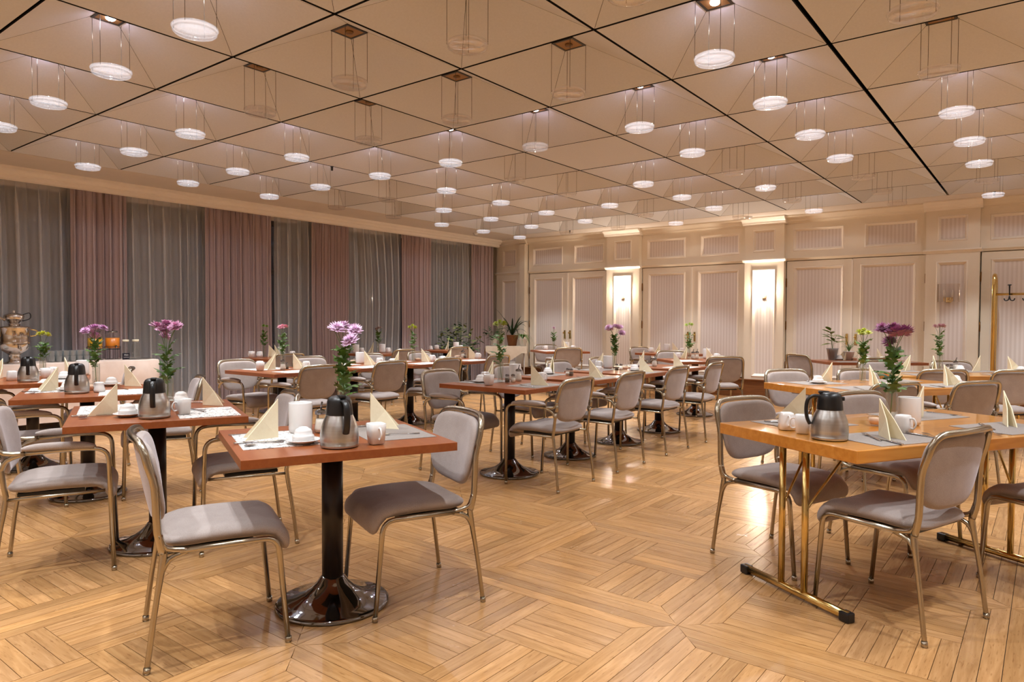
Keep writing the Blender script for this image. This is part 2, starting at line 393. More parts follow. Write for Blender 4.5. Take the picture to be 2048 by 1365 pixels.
TABLES = {'T1': (-2.51, 1.94, -24, 0.8, 0.86, 'p'), 'T2': (-3.97, 1.86, -23, 0.92, 0.84, 'p'), 'T3': (-5.47, 2.07, -23, 0.9, 0.82, 'p'), 'T4': (-6.86, 2.17, -23, 0.9, 0.82, 'p'), 'M1': (-3.53, 4.53, 0, 0.88, 0.76, 'p'), 'M2': (-3.56, 5.5, 0, 0.88, 0.76, 'p'), 'M3': (-3.56, 6.44, 0, 0.88, 0.76, 'p'), 'M4': (-3.58, 7.42, 0, 0.88, 0.76, 'p'), 'M5': (-3.82, 9.02, -45, 0.88, 0.8, 'p'), 'M6': (-4.95, 10.72, -20, 0.95, 0.76, 'p'), 'K1': (-6.28, 4.22, 0, 0.88, 0.76, 'p'), 'K2': (-6.28, 5.16, 0, 0.88, 0.76, 'p'), 'K3': (-6.28, 6.04, 0, 0.88, 0.76, 'p'), 'K4': (-6.29, 6.96, 0, 0.88, 0.76, 'p'), 'K7': (-8.5, 5.62, 0, 0.66, 0.64, 'p'), 'K6': (-8.5, 7.42, 0, 0.66, 0.64, 'p'), 'K5': (-8.55, 9.1, 0, 0.66, 0.64, 'p'), 'N1': (-6.92, 10.32, -37, 0.95, 0.8, 'p'), 'R1': (-0.56, 3.93, 60, 1.6, 0.84, 'w'), 'R2': (-1.13, 6.46, 56, 1.6, 0.86, 'w'), 'R3': (-0.76, 8.45, 38.5, 1.6, 0.84, 'w'), 'R4': (-1.95, 10.32, 38, 1.25, 0.75, 'p')}
ITEMS = [
 ('T1', 'napkin', -2.657, 1.764, -136, -98, 556),
 ('T1', 'knife', -2.64, 1.549, 63, 461),
 ('T1', 'fork', -2.859, 1.647, 64, 445),
 ('T1', 'spoon', -2.522, 1.712, -101, 572),
 ('T1', 'bin', -2.697, 1.908, 602),
 ('T1', 'shaker_sugar', -2.625, 1.966, 641),
 ('T1', 'bowl', -2.445, 1.743, 607),
 ('T1', 'carafe', -2.273, 1.793, -20, 679),
 ('T1', 'mug', -2.202, 1.925, -20, 752),
 ('T1', 'napkin', -2.554, 2.198, 21, 71, 741),
 ('T1', 'fork', -2.25, 2.217, -124, 837),
 ('T1', 'knife', -2.614, 2.169, 68, 715),
 ('T1', 'vase', -2.702, 2.159, 'pinklight', 5, 0.5, 688),
 ('T2', 'napkin', -3.997, 1.662, -147, -93, 235),
 ('T2', 'knife', -4.043, 1.456, 70, 136),
 ('T2', 'spoon', -3.948, 1.624, -87, 228),
 ('T2', 'bowl', -3.851, 1.653, 256),
 ('T2', 'carafe', -3.705, 1.723, -30, 309),
 ('T2', 'mug', -3.706, 1.875, -90, 366),
 ('T2', 'vase', -3.998, 1.941, 'pink', 5, 0.5, 338),
 ('T2', 'bowl', -4.258, 2.143, 362),
 ('T2', 'napkin', -4.031, 2.162, 20, 95, 406),
 ('T2', 'fork', -3.693, 1.992, 176, 410),
 ('T2', 'fork', -3.707, 2.152, -123, 461),
 ('T2', 'knife', -4.195, 2.161, 40, 378),
 ('T3', 'carafe', -5.365, 1.966, -22, 154),
 ('T3', 'napkin', -5.71, 1.969, -140, -66, 120),
 ('T3', 'knife', -5.696, 1.742, 58, 40),
 ('T3', 'spoon', -5.64, 1.871, -51, 93),
 ('T3', 'bowl', -5.594, 1.988, 131),
 ('T3', 'creamer', -5.32, 2.093, 200, 199),
 ('T3', 'sugar_bowl', -5.513, 2.119, 184),
 ('T3', 'vase', -5.768, 2.248, 'pink2', 5, 0.47, 197),
 ('T3', 'bowl', -5.758, 2.352, 224),
 ('T3', 'napkin', -5.655, 2.407, 27, 121, 248),
 ('T3', 'fork', -5.319, 2.282, 174, 255),
 ('T4', 'carafe', -6.667, 2.082, -19, 57),
 ('T4', 'mug_inv', -6.879, 2.03, 90, 24),
 ('T4', 'mug', -6.959, 2.302, -90, 91),
 ('T4', 'vase', -7.222, 2.368, 'green', 3, 0.4, 88),
 ('T4', 'napkin', -7.146, 2.52, -3, 127, 127),
 ('T4', 'bin', -7.082, 2.645, 180),
 ('T4', 'mug_inv', -7.18, 2.435, 0, 107),
 ('T4', 'napkin', -7.296, 2.086, -80, -26, 6),
 ('T4', 'bowl', -6.723, 2.364, 128),
 ('M1', 'napkin', -3.887, 4.75, -88, -70, 986),
 ('M1', 'knife', -3.95, 4.44, -1, 928),
 ('M1', 'mug', -3.558, 4.295, 180, 978),
 ('M1', 'mug_inv', -3.795, 4.531, 0, 970),
 ('M1', 'bowl', -3.752, 4.421, 962),
 ('M1', 'vase', -3.661, 4.571, 'green2', 3, 0.52, 1001),
 ('M1', 'pepper', -3.587, 4.57, 1014),
 ('M1', 'salt', -3.55, 4.602, 1026),
 ('M1', 'bin', -3.72, 4.85, 1031),
 ('M1', 'shaker_sugar', -3.604, 4.749, 1037),
 ('M1', 'napkin', -3.299, 4.513, 18, 69, 1062),
 ('M1', 'fork', -3.164, 4.375, 164, 1069),
 ('M1', 'mug_inv', -3.4, 4.805, 0, 1083),
 ('M2', 'napkin', -3.888, 5.679, -75, -68, 1104),
 ('M2', 'bowl', -3.863, 5.564, 1097),
 ('M2', 'salt', -3.618, 5.541, 1136),
 ('M2', 'pepper', -3.559, 5.511, 1142),
 ('M2', 'napkin', -3.367, 5.52, -6, 41, 1178),
 ('M2', 'fork', -3.306, 5.349, 145, 1170),
 ('M2', 'mug_inv', -3.459, 5.83, 0, 1197),
 ('M3', 'vase', -3.654, 6.504, 'pink3', 5, 0.48, 1229),
 ('M3', 'pepper', -3.597, 6.453, 1234),
 ('M3', 'salt', -3.565, 6.482, 1241),
 ('M3', 'sugar_bowl', -3.571, 6.577, 1250),
 ('M3', 'bin', -3.858, 6.725, 1214),
 ('M3', 'napkin', -3.95, 6.77, 177, -85, 1205),
 ('M3', 'mug_inv', -3.95, 6.669, 0, 1197),
 ('M3', 'bowl', -3.429, 6.529, 1271),
 ('M3', 'napkin', -3.336, 6.457, 15, 91, 1277),
 ('M4', 'napkin', -3.906, 7.678, -97, -81, 1288),
 ('M4', 'shaker_sugar', -3.592, 7.325, 1309),
 ('M4', 'napkin', -3.386, 7.387, -5, 80, 1347),
 ('M4', 'bowl', -3.702, 7.228, 1284),
 ('M5', 'mug_inv', -4.132, 9.167, 200, 1356),
 ('M5', 'napkin', -4.06, 9.309, -112, -78, 1374),
 ('M5', 'vase', -3.911, 9.023, 'green3', 3, 0.5, 1378),
 ('M5', 'shaker_sugar', -3.921, 9.186, 1386),
 ('M5', 'shaker_sugar', -3.905, 9.287, 1394),
 ('M5', 'bin', -3.846, 9.487, 1414),
 ('M5', 'napkin', -3.729, 9.186, -13, 82, 1412),
 ('M5', 'mug_inv', -3.641, 9.336, -10, 1433),
 ('M6', 'mug_inv', -5.344, 10.776, 180, 1303),
 ('M6', 'napkin', -5.255, 10.919, -99, -78, 1320),
 ('M6', 'bin', -5.233, 11.156, 1335),
 ('M6', 'napkin', -5.132, 11.138, -2, 87, 1341),
 ('M6', 'sugar_bowl', -4.989, 11.027, 1355),
 ('M6', 'mug_inv', -4.889, 10.991, 0, 1364),
 ('N1', 'mug_inv', -7.262, 10.395, 200, 1092),
 ('N1', 'vase', -7.224, 10.587, 'pink4', 3, 0.42, 1108),
 ('N1', 'sugar_bowl', -7.172, 10.692, 1118),
 ('N1', 'napkin', -7.08, 10.694, -42, 43, 1126),
 ('N1', 'bin', -7.08, 10.797, 1133),
 ('N1', 'mug_inv', -6.907, 10.749, 0, 1146),
 ('K1', 'mug', -6.386, 4.036, 180, 520),
 ('K1', 'mug_inv', -6.655, 4.204, 180, 520),
 ('K1', 'napkin', -6.465, 4.266, -139, -67, 551),
 ('K1', 'vase', -6.473, 4.362, 'pink5', 4, 0.47, 566),
 ('K1', 'shaker_sugar', -6.276, 4.229, 566),
 ('K1', 'pepper', -6.377, 4.343, 574),
 ('K1', 'napkin', -6.326, 4.387, 9, 71, 586),
 ('K1', 'mug_inv', -6.248, 4.495, 0, 613),
 ('K1', 'spoon', -6.299, 4.209, -17, 560),
 ('K2', 'napkin', -6.29, 5.321, -1, 41, 729),
 ('K2', 'bin', -6.551, 5.476, 720),
 ('K2', 'mug_inv', -6.215, 5.49, 0, 759),
 ('K2', 'mug_inv', -5.988, 5.49, 200, 785),
 ('K2', 'sugar_bowl', -6.67, 5.463, 704),
 ('K2', 'napkin', -6.465, 5.167, -66, -51, 688),
 ('K2', 'napkin', -5.89, 5.49, -83, -62, 806),
 ('K3', 'vase', -6.416, 6.23, 'green4', 3, 0.47, 827),
 ('K3', 'sugar_bowl', -6.418, 6.304, 835),
 ('K3', 'napkin', -6.299, 6.26, -6, 42, 843),
 ('K3', 'mug_inv', -6.215, 6.37, 0, 864),
 ('K3', 'mug_inv', -5.955, 6.287, 200, 886),
 ('K3', 'napkin', -5.89, 6.37, -103, -63, 903),
 ('K4', 'sugar_bowl', -6.533, 7.189, 915),
 ('K4', 'shaker_sugar', -6.476, 7.242, 925),
 ('K4', 'pepper', -6.409, 7.213, 930),
 ('K4', 'napkin', -6.327, 7.199, 42, 82, 938),
 ('K4', 'mug_inv', -6.192, 7.235, 0, 956),
 ('K5', 'creamer', -8.83, 9.01, 180, 862),
 ('K5', 'mug_inv', -8.83, 9.168, 200, 874),
 ('K5', 'napkin', -8.69, 9.325, -71, -51, 897),
 ('K5', 'bin', -8.532, 9.359, 912),
 ('K5', 'mug_inv', -8.428, 9.37, 0, 921),
 ('K6', 'mug_inv', -8.78, 7.375, 0, 724),
 ('K6', 'napkin', -8.78, 7.622, -77, -52, 750),
 ('K6', 'vase', -8.725, 7.677, 'pale', 4, 0.42, 753),
 ('K6', 'bin', -8.635, 7.68, 763),
 ('K6', 'mug_inv', -8.5, 7.69, 0, 776),
 ('K6', 'bin', -8.77, 7.247, 712),
 ('K7', 'mug', -8.78, 5.418, 200, 503),
 ('K7', 'mug_inv', -8.757, 5.53, 200, 520),
 ('K7', 'vase', -8.77, 5.611, 'green5', 2, 0.45, 530),
 ('K7', 'napkin', -8.78, 5.688, -37, 42, 543),
 ('K7', 'bin', -8.762, 5.88, 562),
 ('K7', 'mug_inv', -8.477, 5.867, 0, 585),
 ('K7', 'napkin', -8.78, 5.779, -18, -29, 549),
 ('R1', 'napkin', -1.01, 3.829, 136, -163, 1614),
 ('R1', 'knife', -1.146, 3.606, 6, 1530),
 ('R1', 'fork', -1.095, 3.492, -15, 1536),
 ('R1', 'mug_inv', -0.984, 3.418, -60, 1574),
 ('R1', 'mug', -0.889, 3.342, 190, 1606),
 ('R1', 'carafe', -0.756, 3.257, 200, 1658),
 ('R1', 'napkin', -0.603, 3.503, -63, -35, 1758),
 ('R1', 'mug_inv', -0.532, 3.671, -20, 1806),
 ('R1', 'bin', -0.55, 3.981, 1816),
 ('R1', 'napkin', -0.535, 4.349, 125, -108, 1846),
 ('R1', 'vase', -0.621, 3.923, 'purple', 6, 0.5, 1785),
 ('R1', 'sugar_bowl', -0.674, 3.836, 1752),
 ('R1', 'fork', -0.568, 3.327, 121, 1760),
 ('R1', 'knife', -0.476, 3.278, 137, 1805),
 ('R1', 'knife', -0.51, 3.633, -26, 1814),
 ('R1', 'spoon', -0.358, 3.531, 122, 1886),
 ('R1', 'napkin', -0.179, 4.329, -80, -65, 2006),
 ('R1', 'knife', -0.27, 4.21, -69, 1959),
 ('R1', 'fork', -0.193, 3.947, -54, 1990),
 ('R1', 'fork', -0.541, 4.587, -27, 1856),
 ('R2', 'bowl', -1.532, 6.187, 1636),
 ('R2', 'napkin', -1.49, 6.479, 150, -118, 1664),
 ('R2', 'vase', -1.26, 6.543, 'green6', 4, 0.46, 1725),
 ('R2', 'napkin', -1.167, 6.314, -67, -46, 1738),
 ('R2', 'fork', -1.403, 6.487, 84, 1686),
 ('R2', 'fork', -1.115, 5.812, 120, 1726),
 ('R2', 'napkin', -1.041, 6.996, 132, -114, 1801),
 ('R2', 'napkin', -0.691, 6.777, -73, -13, 1887),
 ('R2', 'bowl', -0.626, 6.995, 1912),
 ('R2', 'knife', -0.647, 6.443, 127, 1895),
 ('R2', 'knife', -1.687, 6.368, -47, 1608),
 ('R3', 'napkin', -1.186, 8.584, -139, -101, 1820),
 ('R3', 'napkin', -0.978, 8.624, -88, -69, 1866),
 ('R3', 'vase', -0.93, 8.766, 'pale2', 4, 0.5, 1878),
 ('R3', 'napkin', -0.582, 8.966, 124, -115, 1960),
 ('R3', 'napkin', -0.342, 8.978, -72, -2, 2015),
 ('R3', 'bowl', -0.228, 8.946, 2042),
 ('R3', 'bowl', -0.743, 8.72, 1919),
 ('R3', 'salt', -0.862, 8.784, 1896),
 ('R3', 'pepper', -0.832, 8.85, 1903),
 ('R3', 'shaker_sugar', -0.8, 8.91, 1910),
 ('R3', 'fork', -1.096, 8.694, 87, 1840),
 ('R3', 'fork', -0.46, 9.173, 87, 1990),
 ('R4', 'bowl', -2.294, 10.364, 1681),
 ('R4', 'napkin', -2.221, 10.457, 157, -94, 1691),
 ('R4', 'sugar_bowl', -2.121, 10.461, 1709),
 ('R4', 'napkin', -1.851, 10.497, -57, 42, 1749),
 ('R4', 'bowl', -1.963, 10.532, 1741),
]

# ---------------------------------------------------------------- room shell
X0, X1, Y0, Y1, ZC = -9.95, 3.25, -2.95, 12.05, 3.024
CX, CY = 1.07251, 1.085
def xi(i): return -8.64287 + CX*i
def yj(j): return 1.47639 + CY*j

def project(p):
    d = Vector((p[0], p[1], p[2]-CAM_H)); z = d.dot(f_)
    if z < 0.1: return None
    return 1024+1388.3*d.dot(r2_)/z, 682.5-1388.3*d.dot(u2_)/z

def build_floor():
    fl = struct('floor', MB().box(((X0+X1)/2, (Y0+Y1)/2, -0.06), (X1-X0, Y1-Y0, 0.10)), 'dark')
    planks = []
    bw = 0.07
    def poly(pts, along): planks.append((pts, along))
    kx0 = math.floor((X0+2.29)/1.09); kx1 = math.ceil((X1+2.29)/1.09)
    ky0 = math.floor((Y0-2.68)/1.085); ky1 = math.ceil((Y1-2.68)/1.085)
    for kx in range(kx0, kx1):
        for ky in range(ky0, ky1):
            x0 = -2.29+1.09*kx; x1 = x0+1.09; y0 = 2.68+1.085*ky; y1 = y0+1.085
            for k in (0, 1):
                a, b = bw*k, bw*(k+1)
                poly([(x0+a, y0+a), (x1-a, y0+a), (x1-b, y0+b), (x0+b, y0+b)], 'x')
                poly([(x0+b, y1-b), (x1-b, y1-b), (x1-a, y1-a), (x0+a, y1-a)], 'x')
                poly([(x0+a, y0+a), (x0+b, y0+b), (x0+b, y1-b), (x0+a, y1-a)], 'y')
                poly([(x1-b, y0+b), (x1-a, y0+a), (x1-a, y1-a), (x1-b, y1-b)], 'y')
            bx = (1.09-4*bw)/2; by = (1.085-4*bw)/2
            for ix in (0, 1):
                for iy in (0, 1):
                    u0 = x0+2*bw+ix*bx; v0 = y0+2*bw+iy*by
                    for k in range(6):
                        if (ix+iy) % 2 == 0: poly([(u0, v0+by*k/6), (u0+bx, v0+by*k/6), (u0+bx, v0+by*(k+1)/6), (u0, v0+by*(k+1)/6)], 'x')
                        else: poly([(u0+bx*k/6, v0), (u0+bx*(k+1)/6, v0), (u0+bx*(k+1)/6, v0+by), (u0+bx*k/6, v0+by)], 'y')
    info = []
    for pts, al in planks:
        if max(p[0] for p in pts) < X0+0.01 or min(p[0] for p in pts) > X1-0.01 or max(p[1] for p in pts) < Y0+0.01 or min(p[1] for p in pts) > Y1-0.01: continue
        pts = [(min(max(p[0], X0), X1), min(max(p[1], Y0), Y1)) for p in pts]
        q = [project((p[0], p[1], 0)) for p in pts]; area = 0
        if all(q):
            cxp = sum(p[0] for p in q)/4; cyp = sum(p[1] for p in q)/4
            if -30 < cxp < 2078 and cyp < 1385: area = abs(sum(q[i][0]*q[(i+1) % 4][1]-q[(i+1) % 4][0]*q[i][1] for i in range(4)))/2
        info.append((area, pts, al))
    info.sort(key=lambda t: -t[0])
    rnd = random.Random(3)
    def make(name, group, parent):
        vs = []; fs = []; uvs = []; tones = []
        for _, pts, al in group:
            c = (sum(p[0] for p in pts)/4, sum(p[1] for p in pts)/4); g = 0.0012
            q = []
            for p in pts:
                dx = c[0]-p[0]; dy = c[1]-p[1]; q.append((p[0]+math.copysign(min(g, abs(dx)), dx), p[1]+math.copysign(min(g, abs(dy)), dy)))
            dz = rnd.uniform(-0.0004, 0.0); tl = rnd.uniform(-0.0001, 0.0001); o = len(vs)
            vs += [(p[0], p[1], dz+(tl if i in (0, 3) else -tl)) for i, p in enumerate(q)] + [(p[0], p[1], -0.011) for p in q]
            t = rnd.gauss(1.0, 0.09); t = min(max(t, 0.78), 1.16)
            if rnd.random() < 0.06: t *= 1.1
            h = rnd.uniform(-0.035, 0.035); tone = (t*(1+h*0.4), t, t*(1-h*1.6), 1.0)
            ou, ov = rnd.uniform(0, 30), rnd.uniform(0, 30)
            for f in ((0, 1, 2, 3), (4, 7, 6, 5), (0, 4, 5, 1), (1, 5, 6, 2), (2, 6, 7, 3), (3, 7, 4, 0)):
                fs.append(tuple(i+o for i in f))
                for i in f:
                    v = vs[i+o]; l, w_ = (v[0], v[1]) if al == 'x' else (v[1], v[0])
                    uvs.append((l+ou, w_+ov)); tones.append(tone)
        me = bpy.data.meshes.new(name); me.from_pydata(vs, [], fs)
        uv = me.uv_layers.new(name='grain'); uv.data.foreach_set('uv', [c for p in uvs for c in p])
        ca = me.color_attributes.new('tone', 'FLOAT_COLOR', 'CORNER'); ca.data.foreach_set('color', [c for p in tones for c in p])
        me.materials.append(M['parquet'])
        o = bpy.data.objects.new(name, me); COL.objects.link(o); o.parent = parent; return o
    for it in info[:300]: make('plank', [it], fl)
    rest = make('parquet_field', info[300:], fl); rest['kind'] = 'stuff'
build_floor()

FLAT = {(4, 4)}
def build_ceiling():
    ce = struct('ceiling', MB().box(((X0+X1)/2, (Y0+Y1)/2, 3.36), (X1-X0, Y1-Y0, 0.10)), 'dark')
    h0x, h0y, ha, hz = CX/2-0.0095, CY/2-0.0095, 0.088, 0.215
    mb = MB(); g = 0.0018
    base = [(-h0x, -h0y), (h0x, -h0y), (h0x, h0y), (-h0x, h0y)]; top = [(-ha, -ha), (ha, -ha), (ha, ha), (-ha, ha)]
    for k in range(4):
        a, b = Vector((*base[k], 0)), Vector((*base[(k+1) % 4], 0)); c, d = Vector((*top[(k+1) % 4], hz)), Vector((*top[k], hz))
        e = (b-a).normalized()*g; a2 = a+e; b2 = b-e; c2 = c-e; d2 = d+e
        nrm = (b-a).cross(d-a).normalized(); nrm = nrm if nrm.z > 0 else -nrm
        up = Vector((0, 0, 0.014))
        vs = [a2, b2, c2, d2, a2+up, b2+up, c2+up, d2+up]
        mb.add(vs, [(3, 2, 1, 0), (4, 5, 6, 7), (0, 1, 5, 4), (1, 2, 6, 5), (2, 3, 7, 6), (3, 0, 4, 7)], False)
    me = mb.mesh('ceiling_panel'); me.materials.append(M['ceiling_felt']); me.materials.append(M['dark'])
    me.polygons.foreach_set('material_index', [0, 1, 1, 1, 1, 1]*4)
    fm = MB().box((0, 0, 0.008), (2*h0x, 2*h0y, 0.014)).mesh('flat_panel'); fm.materials.append(M['ceiling_felt']); fm.materials.append(M['dark']); fm.polygons.foreach_set('material_index', [1, 1, 1, 1, 0, 1])
    for i in range(0, 11):
        for j in range(-4, 9):
            sc = 1.0; dx = 0.0
            if i == 6: sc, dx = 0.996, -0.0025
            if i == 7: sc, dx = 0.996, 0.0025
            flat = (j, i) in FLAT
            o = bpy.data.objects.new('ceiling_panel', fm if flat else me); COL.objects.link(o); o.parent = ce
            o.location = (xi(i)+CX/2+dx, yj(j)+CY/2, ZC); o.scale = (sc, 1, 1)
            if flat: o['label'] = 'flat ceiling panel without recess or lamp'
    xl, xr, yb = xi(0)-0.008, xi(11)+0.008, yj(9)+0.008
    mb = MB()
    mb.box(((X0+xl)/2, (Y0+Y1)/2, ZC+0.03), (xl-X0, Y1-Y0, 0.06)); mb.box(((X1+xr)/2, (Y0+Y1)/2, ZC+0.03), (X1-xr, Y1-Y0, 0.06))
    mb.box(((xl+xr)/2, (Y1+yb)/2, ZC+0.03), (xr-xl, Y1-yb, 0.06))
    struct('ceiling_border', mb, 'plain_wall', ce)
build_ceiling()

# plain walls beside and behind the camera
struct('wall_right', MB().box((X1+0.05, (Y0+Y1)/2, 1.65), (0.1, Y1-Y0, 3.3)), 'plain_wall')
struct('wall_front', MB().box(((X0+X1)/2, Y0-0.05, 1.65), (X1-X0, 0.1, 3.3)), 'plain_wall')

# ---------------------------------------------------------------- window side with curtains
def build_window_wall():
    ys = [Y0, 0.3, 3.0, 5.7, 8.4, 11.1]
    wl = MB(); wl.box((X0-0.05, (Y0+Y1)/2, 3.10), (0.1, Y1-Y0, 0.45)); wl.box((X0-0.05, (Y0+Y1)/2, 0.12), (0.1, Y1-Y0, 0.24)); wl.box((X0-0.05, (11.1+Y1)/2, 1.65), (0.1, Y1-11.1, 3.3))
    struct('wall_left', wl, 'plain_wall')
    for k in range(5):
        a, b = ys[k], ys[k+1]
        f = MB()
        for y in (a+0.04, (a+b)/2, b-0.04): f.box((X0-0.03, y, 1.56), (0.07, 0.08, 2.64))
        for z in (0.28, 2.05, 2.84): f.box((X0-0.03, (a+b)/2, z), (0.068, b-a, 0.07))
        o = struct('window_%d' % (k+1), f, P('window_frame_%d' % k, (70, 62, 56), 0.5))
        for y in ((a*3+b)/4, (a+b*3)/4): obj('pane', MB().box((X0-0.05, y, 1.56), (0.012, (b-a)/2-0.06, 2.60)), 'pane', o)
    # outside: dark ground far below the windows
build_window_wall()

def curtain(name, label, y0, y1, mat, amp, pitch, seed, skew=0.0, group=None, x=-9.66):
    rnd = random.Random(seed); n = max(3, int(round((y1-y0)/pitch)))
    cuts = [0.0]
    for k in range(n): cuts.append(cuts[-1]+rnd.uniform(0.45, 1.7))
    cuts = [y0+(y1-y0)*c/cuts[-1] for c in cuts]; amps = [amp*rnd.uniform(0.55, 1.25) for _ in range(n)]
    zs = [2.955, 2.90, 2.6, 2.1, 1.6, 1.1, 0.6, 0.03]; prof = []
    for k in range(n):
        for q in range(8):
            t = q/8; y = cuts[k]+(cuts[k+1]-cuts[k])*t
            prof.append((y, amps[k]*sin(2*pi*t), 0.35*(cuts[k+1]-cuts[k])*sin(4*pi*t)))
    prof.append((y1, 0, 0))
    ph = rnd.uniform(0, 6); vs = []; fs = []
    for zi, z in enumerate(zs):
        g = 0.25 if zi == 0 else (0.6 if zi == 1 else 1.0)
        for i, (y, dx, dy) in enumerate(prof):
            wob = 0.012*sin(3.1*y+1.7*z+ph)*(2.95-z)/2
            sk = skew*sin(pi*(2.95-z)/2.9)*sin(pi*(y-y0)/(y1-y0))
            vs.append((x+dx*g+wob, min(max(y+dy*g*0.6+sk, y0-0.02), y1+0.02), z))
    N = len(prof)
    for r in range(len(zs)-1):
        for i in range(N-1): fs.append((r*N+i, r*N+i+1, (r+1)*N+i+1, (r+1)*N+i))
    return tag(obj(name, MB().add(vs, fs), mat), label, 'curtain', group)
seg = [('s', -0.6, 1.0), ('m', 1.0, 1.75), ('s', 1.75, 3.52), ('m', 3.47, 4.13), ('s', 4.08, 5.25), ('m', 5.2, 6.27), ('s', 6.36, 7.1), ('m', 7.02, 7.78), ('s', 7.74, 9.06), ('m', 9.02, 9.8), ('s', 9.76, 11.05), ('m', 11.0, 11.72)]
SL = {2: 'grey sheer net curtain behind the samovar at the left end', 4: 'grey sheer curtain behind the pair of glass bottles', 6: 'narrow grey sheer curtain beside the dark gap',
      8: 'grey sheer curtain with the reflected wall lamp', 10: 'grey sheer curtain behind the leafy bush', 0: 'grey sheer net curtain beyond the left frame edge'}
MLb = {1: 'mauve drape beyond the left frame edge', 3: 'mauve drape behind the juice dispensers', 5: 'widest mauve drape, between two grey sheers left of the dark gap', 7: 'mauve drape behind the second curtain-side table, right of the dark gap',
       9: 'mauve drape hanging just left of the leafy bush', 11: 'mauve drape in the corner beside the panelled wall'}
for k, (t, a, b) in enumerate(seg):
    if b < 1.8: continue
    if t == 's': curtain('sheer_curtain', SL[k], a, b, 'sheer', 0.055, 0.17, 10+k, 0.10 if k == 8 else 0.02, 'sheer curtains')
    else: curtain('drape', MLb[k], a, b, 'mauve', 0.060, 0.105, 30+k, 0.0, 'mauve drapes', x=-9.60)

def extrude_y(prof, y0, y1):
    n = len(prof); vs = [(x, y, z) for y in (y0, y1) for x, z in prof]
    fs = [(k, (k+1) % n, n+(k+1) % n, n+k) for k in range(n)] + [tuple(reversed(range(n))), tuple(n+k for k in range(n))]
    return MB().add(vs, fs, False)
def extrude_x(mb, prof, x0, x1):
    n = len(prof); vs = [(x, y, z) for x in (x0, x1) for y, z in prof]
    fs = [(n+k, n+(k+1) % n, (k+1) % n, k) for k in range(n)] + [tuple(range(n)), tuple(n+k for k in reversed(range(n)))]
    return mb.add(vs, fs, False)
struct('trim_1', extrude_y([(-9.95, 3.023), (-9.40, 3.023), (-9.40, 2.985), (-9.42, 2.97), (-9.44, 2.94), (-9.47, 2.93), (-9.47, 2.885), (-9.50, 2.87), (-9.50, 2.955), (-9.95, 2.955)], Y0, 11.78), 'cream_trim')
struct('baseboard_left', MB().box((-9.90, (Y0+Y1)/2, 0.05), (0.03, Y1-Y0, 0.1)), 'step_wood')

# ---------------------------------------------------------------- panelled wall with doors
YW = 11.92
def rect_frame(mb, x0, x1, z0, z1, y, w, d, lip=0.012):
    """moulding: raised bead then a slope falling back by d over width w"""
    loops = [(0, 0.0), (0.012, -lip), (0.022, -lip*0.4), (w, d)]
    vs = []; fs = []
    for o, dy in loops: vs += [(x0+o, y+dy, z0+o), (x1-o, y+dy, z0+o), (x1-o, y+dy, z1-o), (x0+o, y+dy, z1-o)]
    for j in range(3):
        for k in range(4): fs.append((j*4+k, j*4+(k+1) % 4, (j+1)*4+(k+1) % 4, (j+1)*4+k))
    return mb.add(vs, fs, False)
def board_hole(mb, x0, x1, z0, z1, hx0, hx1, hz0, hz1, y, th):
    for a, b, c, d in ((x0, hx0, z0, z1), (hx1, x1, z0, z1), (hx0, hx1, z0, hz0), (hx0, hx1, hz1, z1)):
        if b-a > 1e-4 and d-c > 1e-4: mb.box(((a+b)/2, y+th/2, (c+d)/2), (b-a, th, d-c))
    return mb
def infill(parent, hx0, hx1, hz0, hz1, y, w=0.045, d=0.028):
    obj('moulding', rect_frame(MB(), hx0, hx1, hz0, hz1, y, w, d), 'cream_trim', parent)
    obj('fabric_panel', MB().box(((hx0+hx1)/2, y+d+0.006, (hz0+hz1)/2), (hx1-hx0-2*w+0.01, 0.01, hz1-hz0-2*w+0.01)), 'stripes', parent)

BAYS = [(-8.77, -6.82), (-6.12, -4.13), (-3.48, -1.46), (-0.80, 1.20), (1.86, 3.24)]
PILS = [(-6.82, -6.12), (-4.13, -3.48), (-1.46, -0.80), (1.20, 1.86)]
wb = struct('wall_back', MB().box(((X0+X1)/2, Y1+0.02, 1.65), (X1-X0+0.2, 0.08, 3.3)), 'cream')
ZB, ZD = 0.30, 2.28
def door_pair(n, x0, x1):
    d = bpy.data.objects.new('door_%d' % n, None); COL.objects.link(d); d['kind'] = 'structure'
    mid = (x0+x1)/2
    for a, b, left in ((x0+0.015, mid-0.004, True), (mid+0.004, x1-0.015, False)):
        lf = obj('door_leaf', board_hole(MB(), a, b, ZB+0.02, ZD, a+0.11, b-0.12, ZB+0.07, ZD-0.10, YW, 0.04), 'cream', d)
        infill(lf, a+0.11, b-0.12, ZB+0.07, ZD-0.10, YW)
        ex = a-0.004 if left else b+0.004
        for z in (0.55, 1.22, 1.93): obj('hinge', MB().lathe([(0.009, z-0.07), (0.009, z+0.07)], 8, Matrix.Translation((ex, YW-0.008, 0))), 'dull_brass', lf)
        hx = b-0.06 if left else a+0.06
        if n <= 3:
            hb = MB().box((hx, YW-0.006, 1.01), (0.036, 0.010, 0.17), bev=0.004)
            h = obj('door_handle', hb, 'brass', lf)
            obj('knob', MB().lathe([(0.0, -0.055), (0.014, -0.053), (0.02, -0.04), (0.012, -0.025), (0.008, 0.0)], 12, Matrix.Translation((hx, YW-0.01, 1.045)) @ Matrix.Rotation(-pi/2, 4, 'X')), 'brass', lf)
    # overlapping astragal between the leaves
    obj('door_stop', MB().box((mid, YW-0.006, (ZB+ZD)/2), (0.026, 0.014, ZD-ZB-0.04)), 'cream_trim', d)
for k, (a, b) in enumerate(BAYS): door_pair(k+1, a, b)
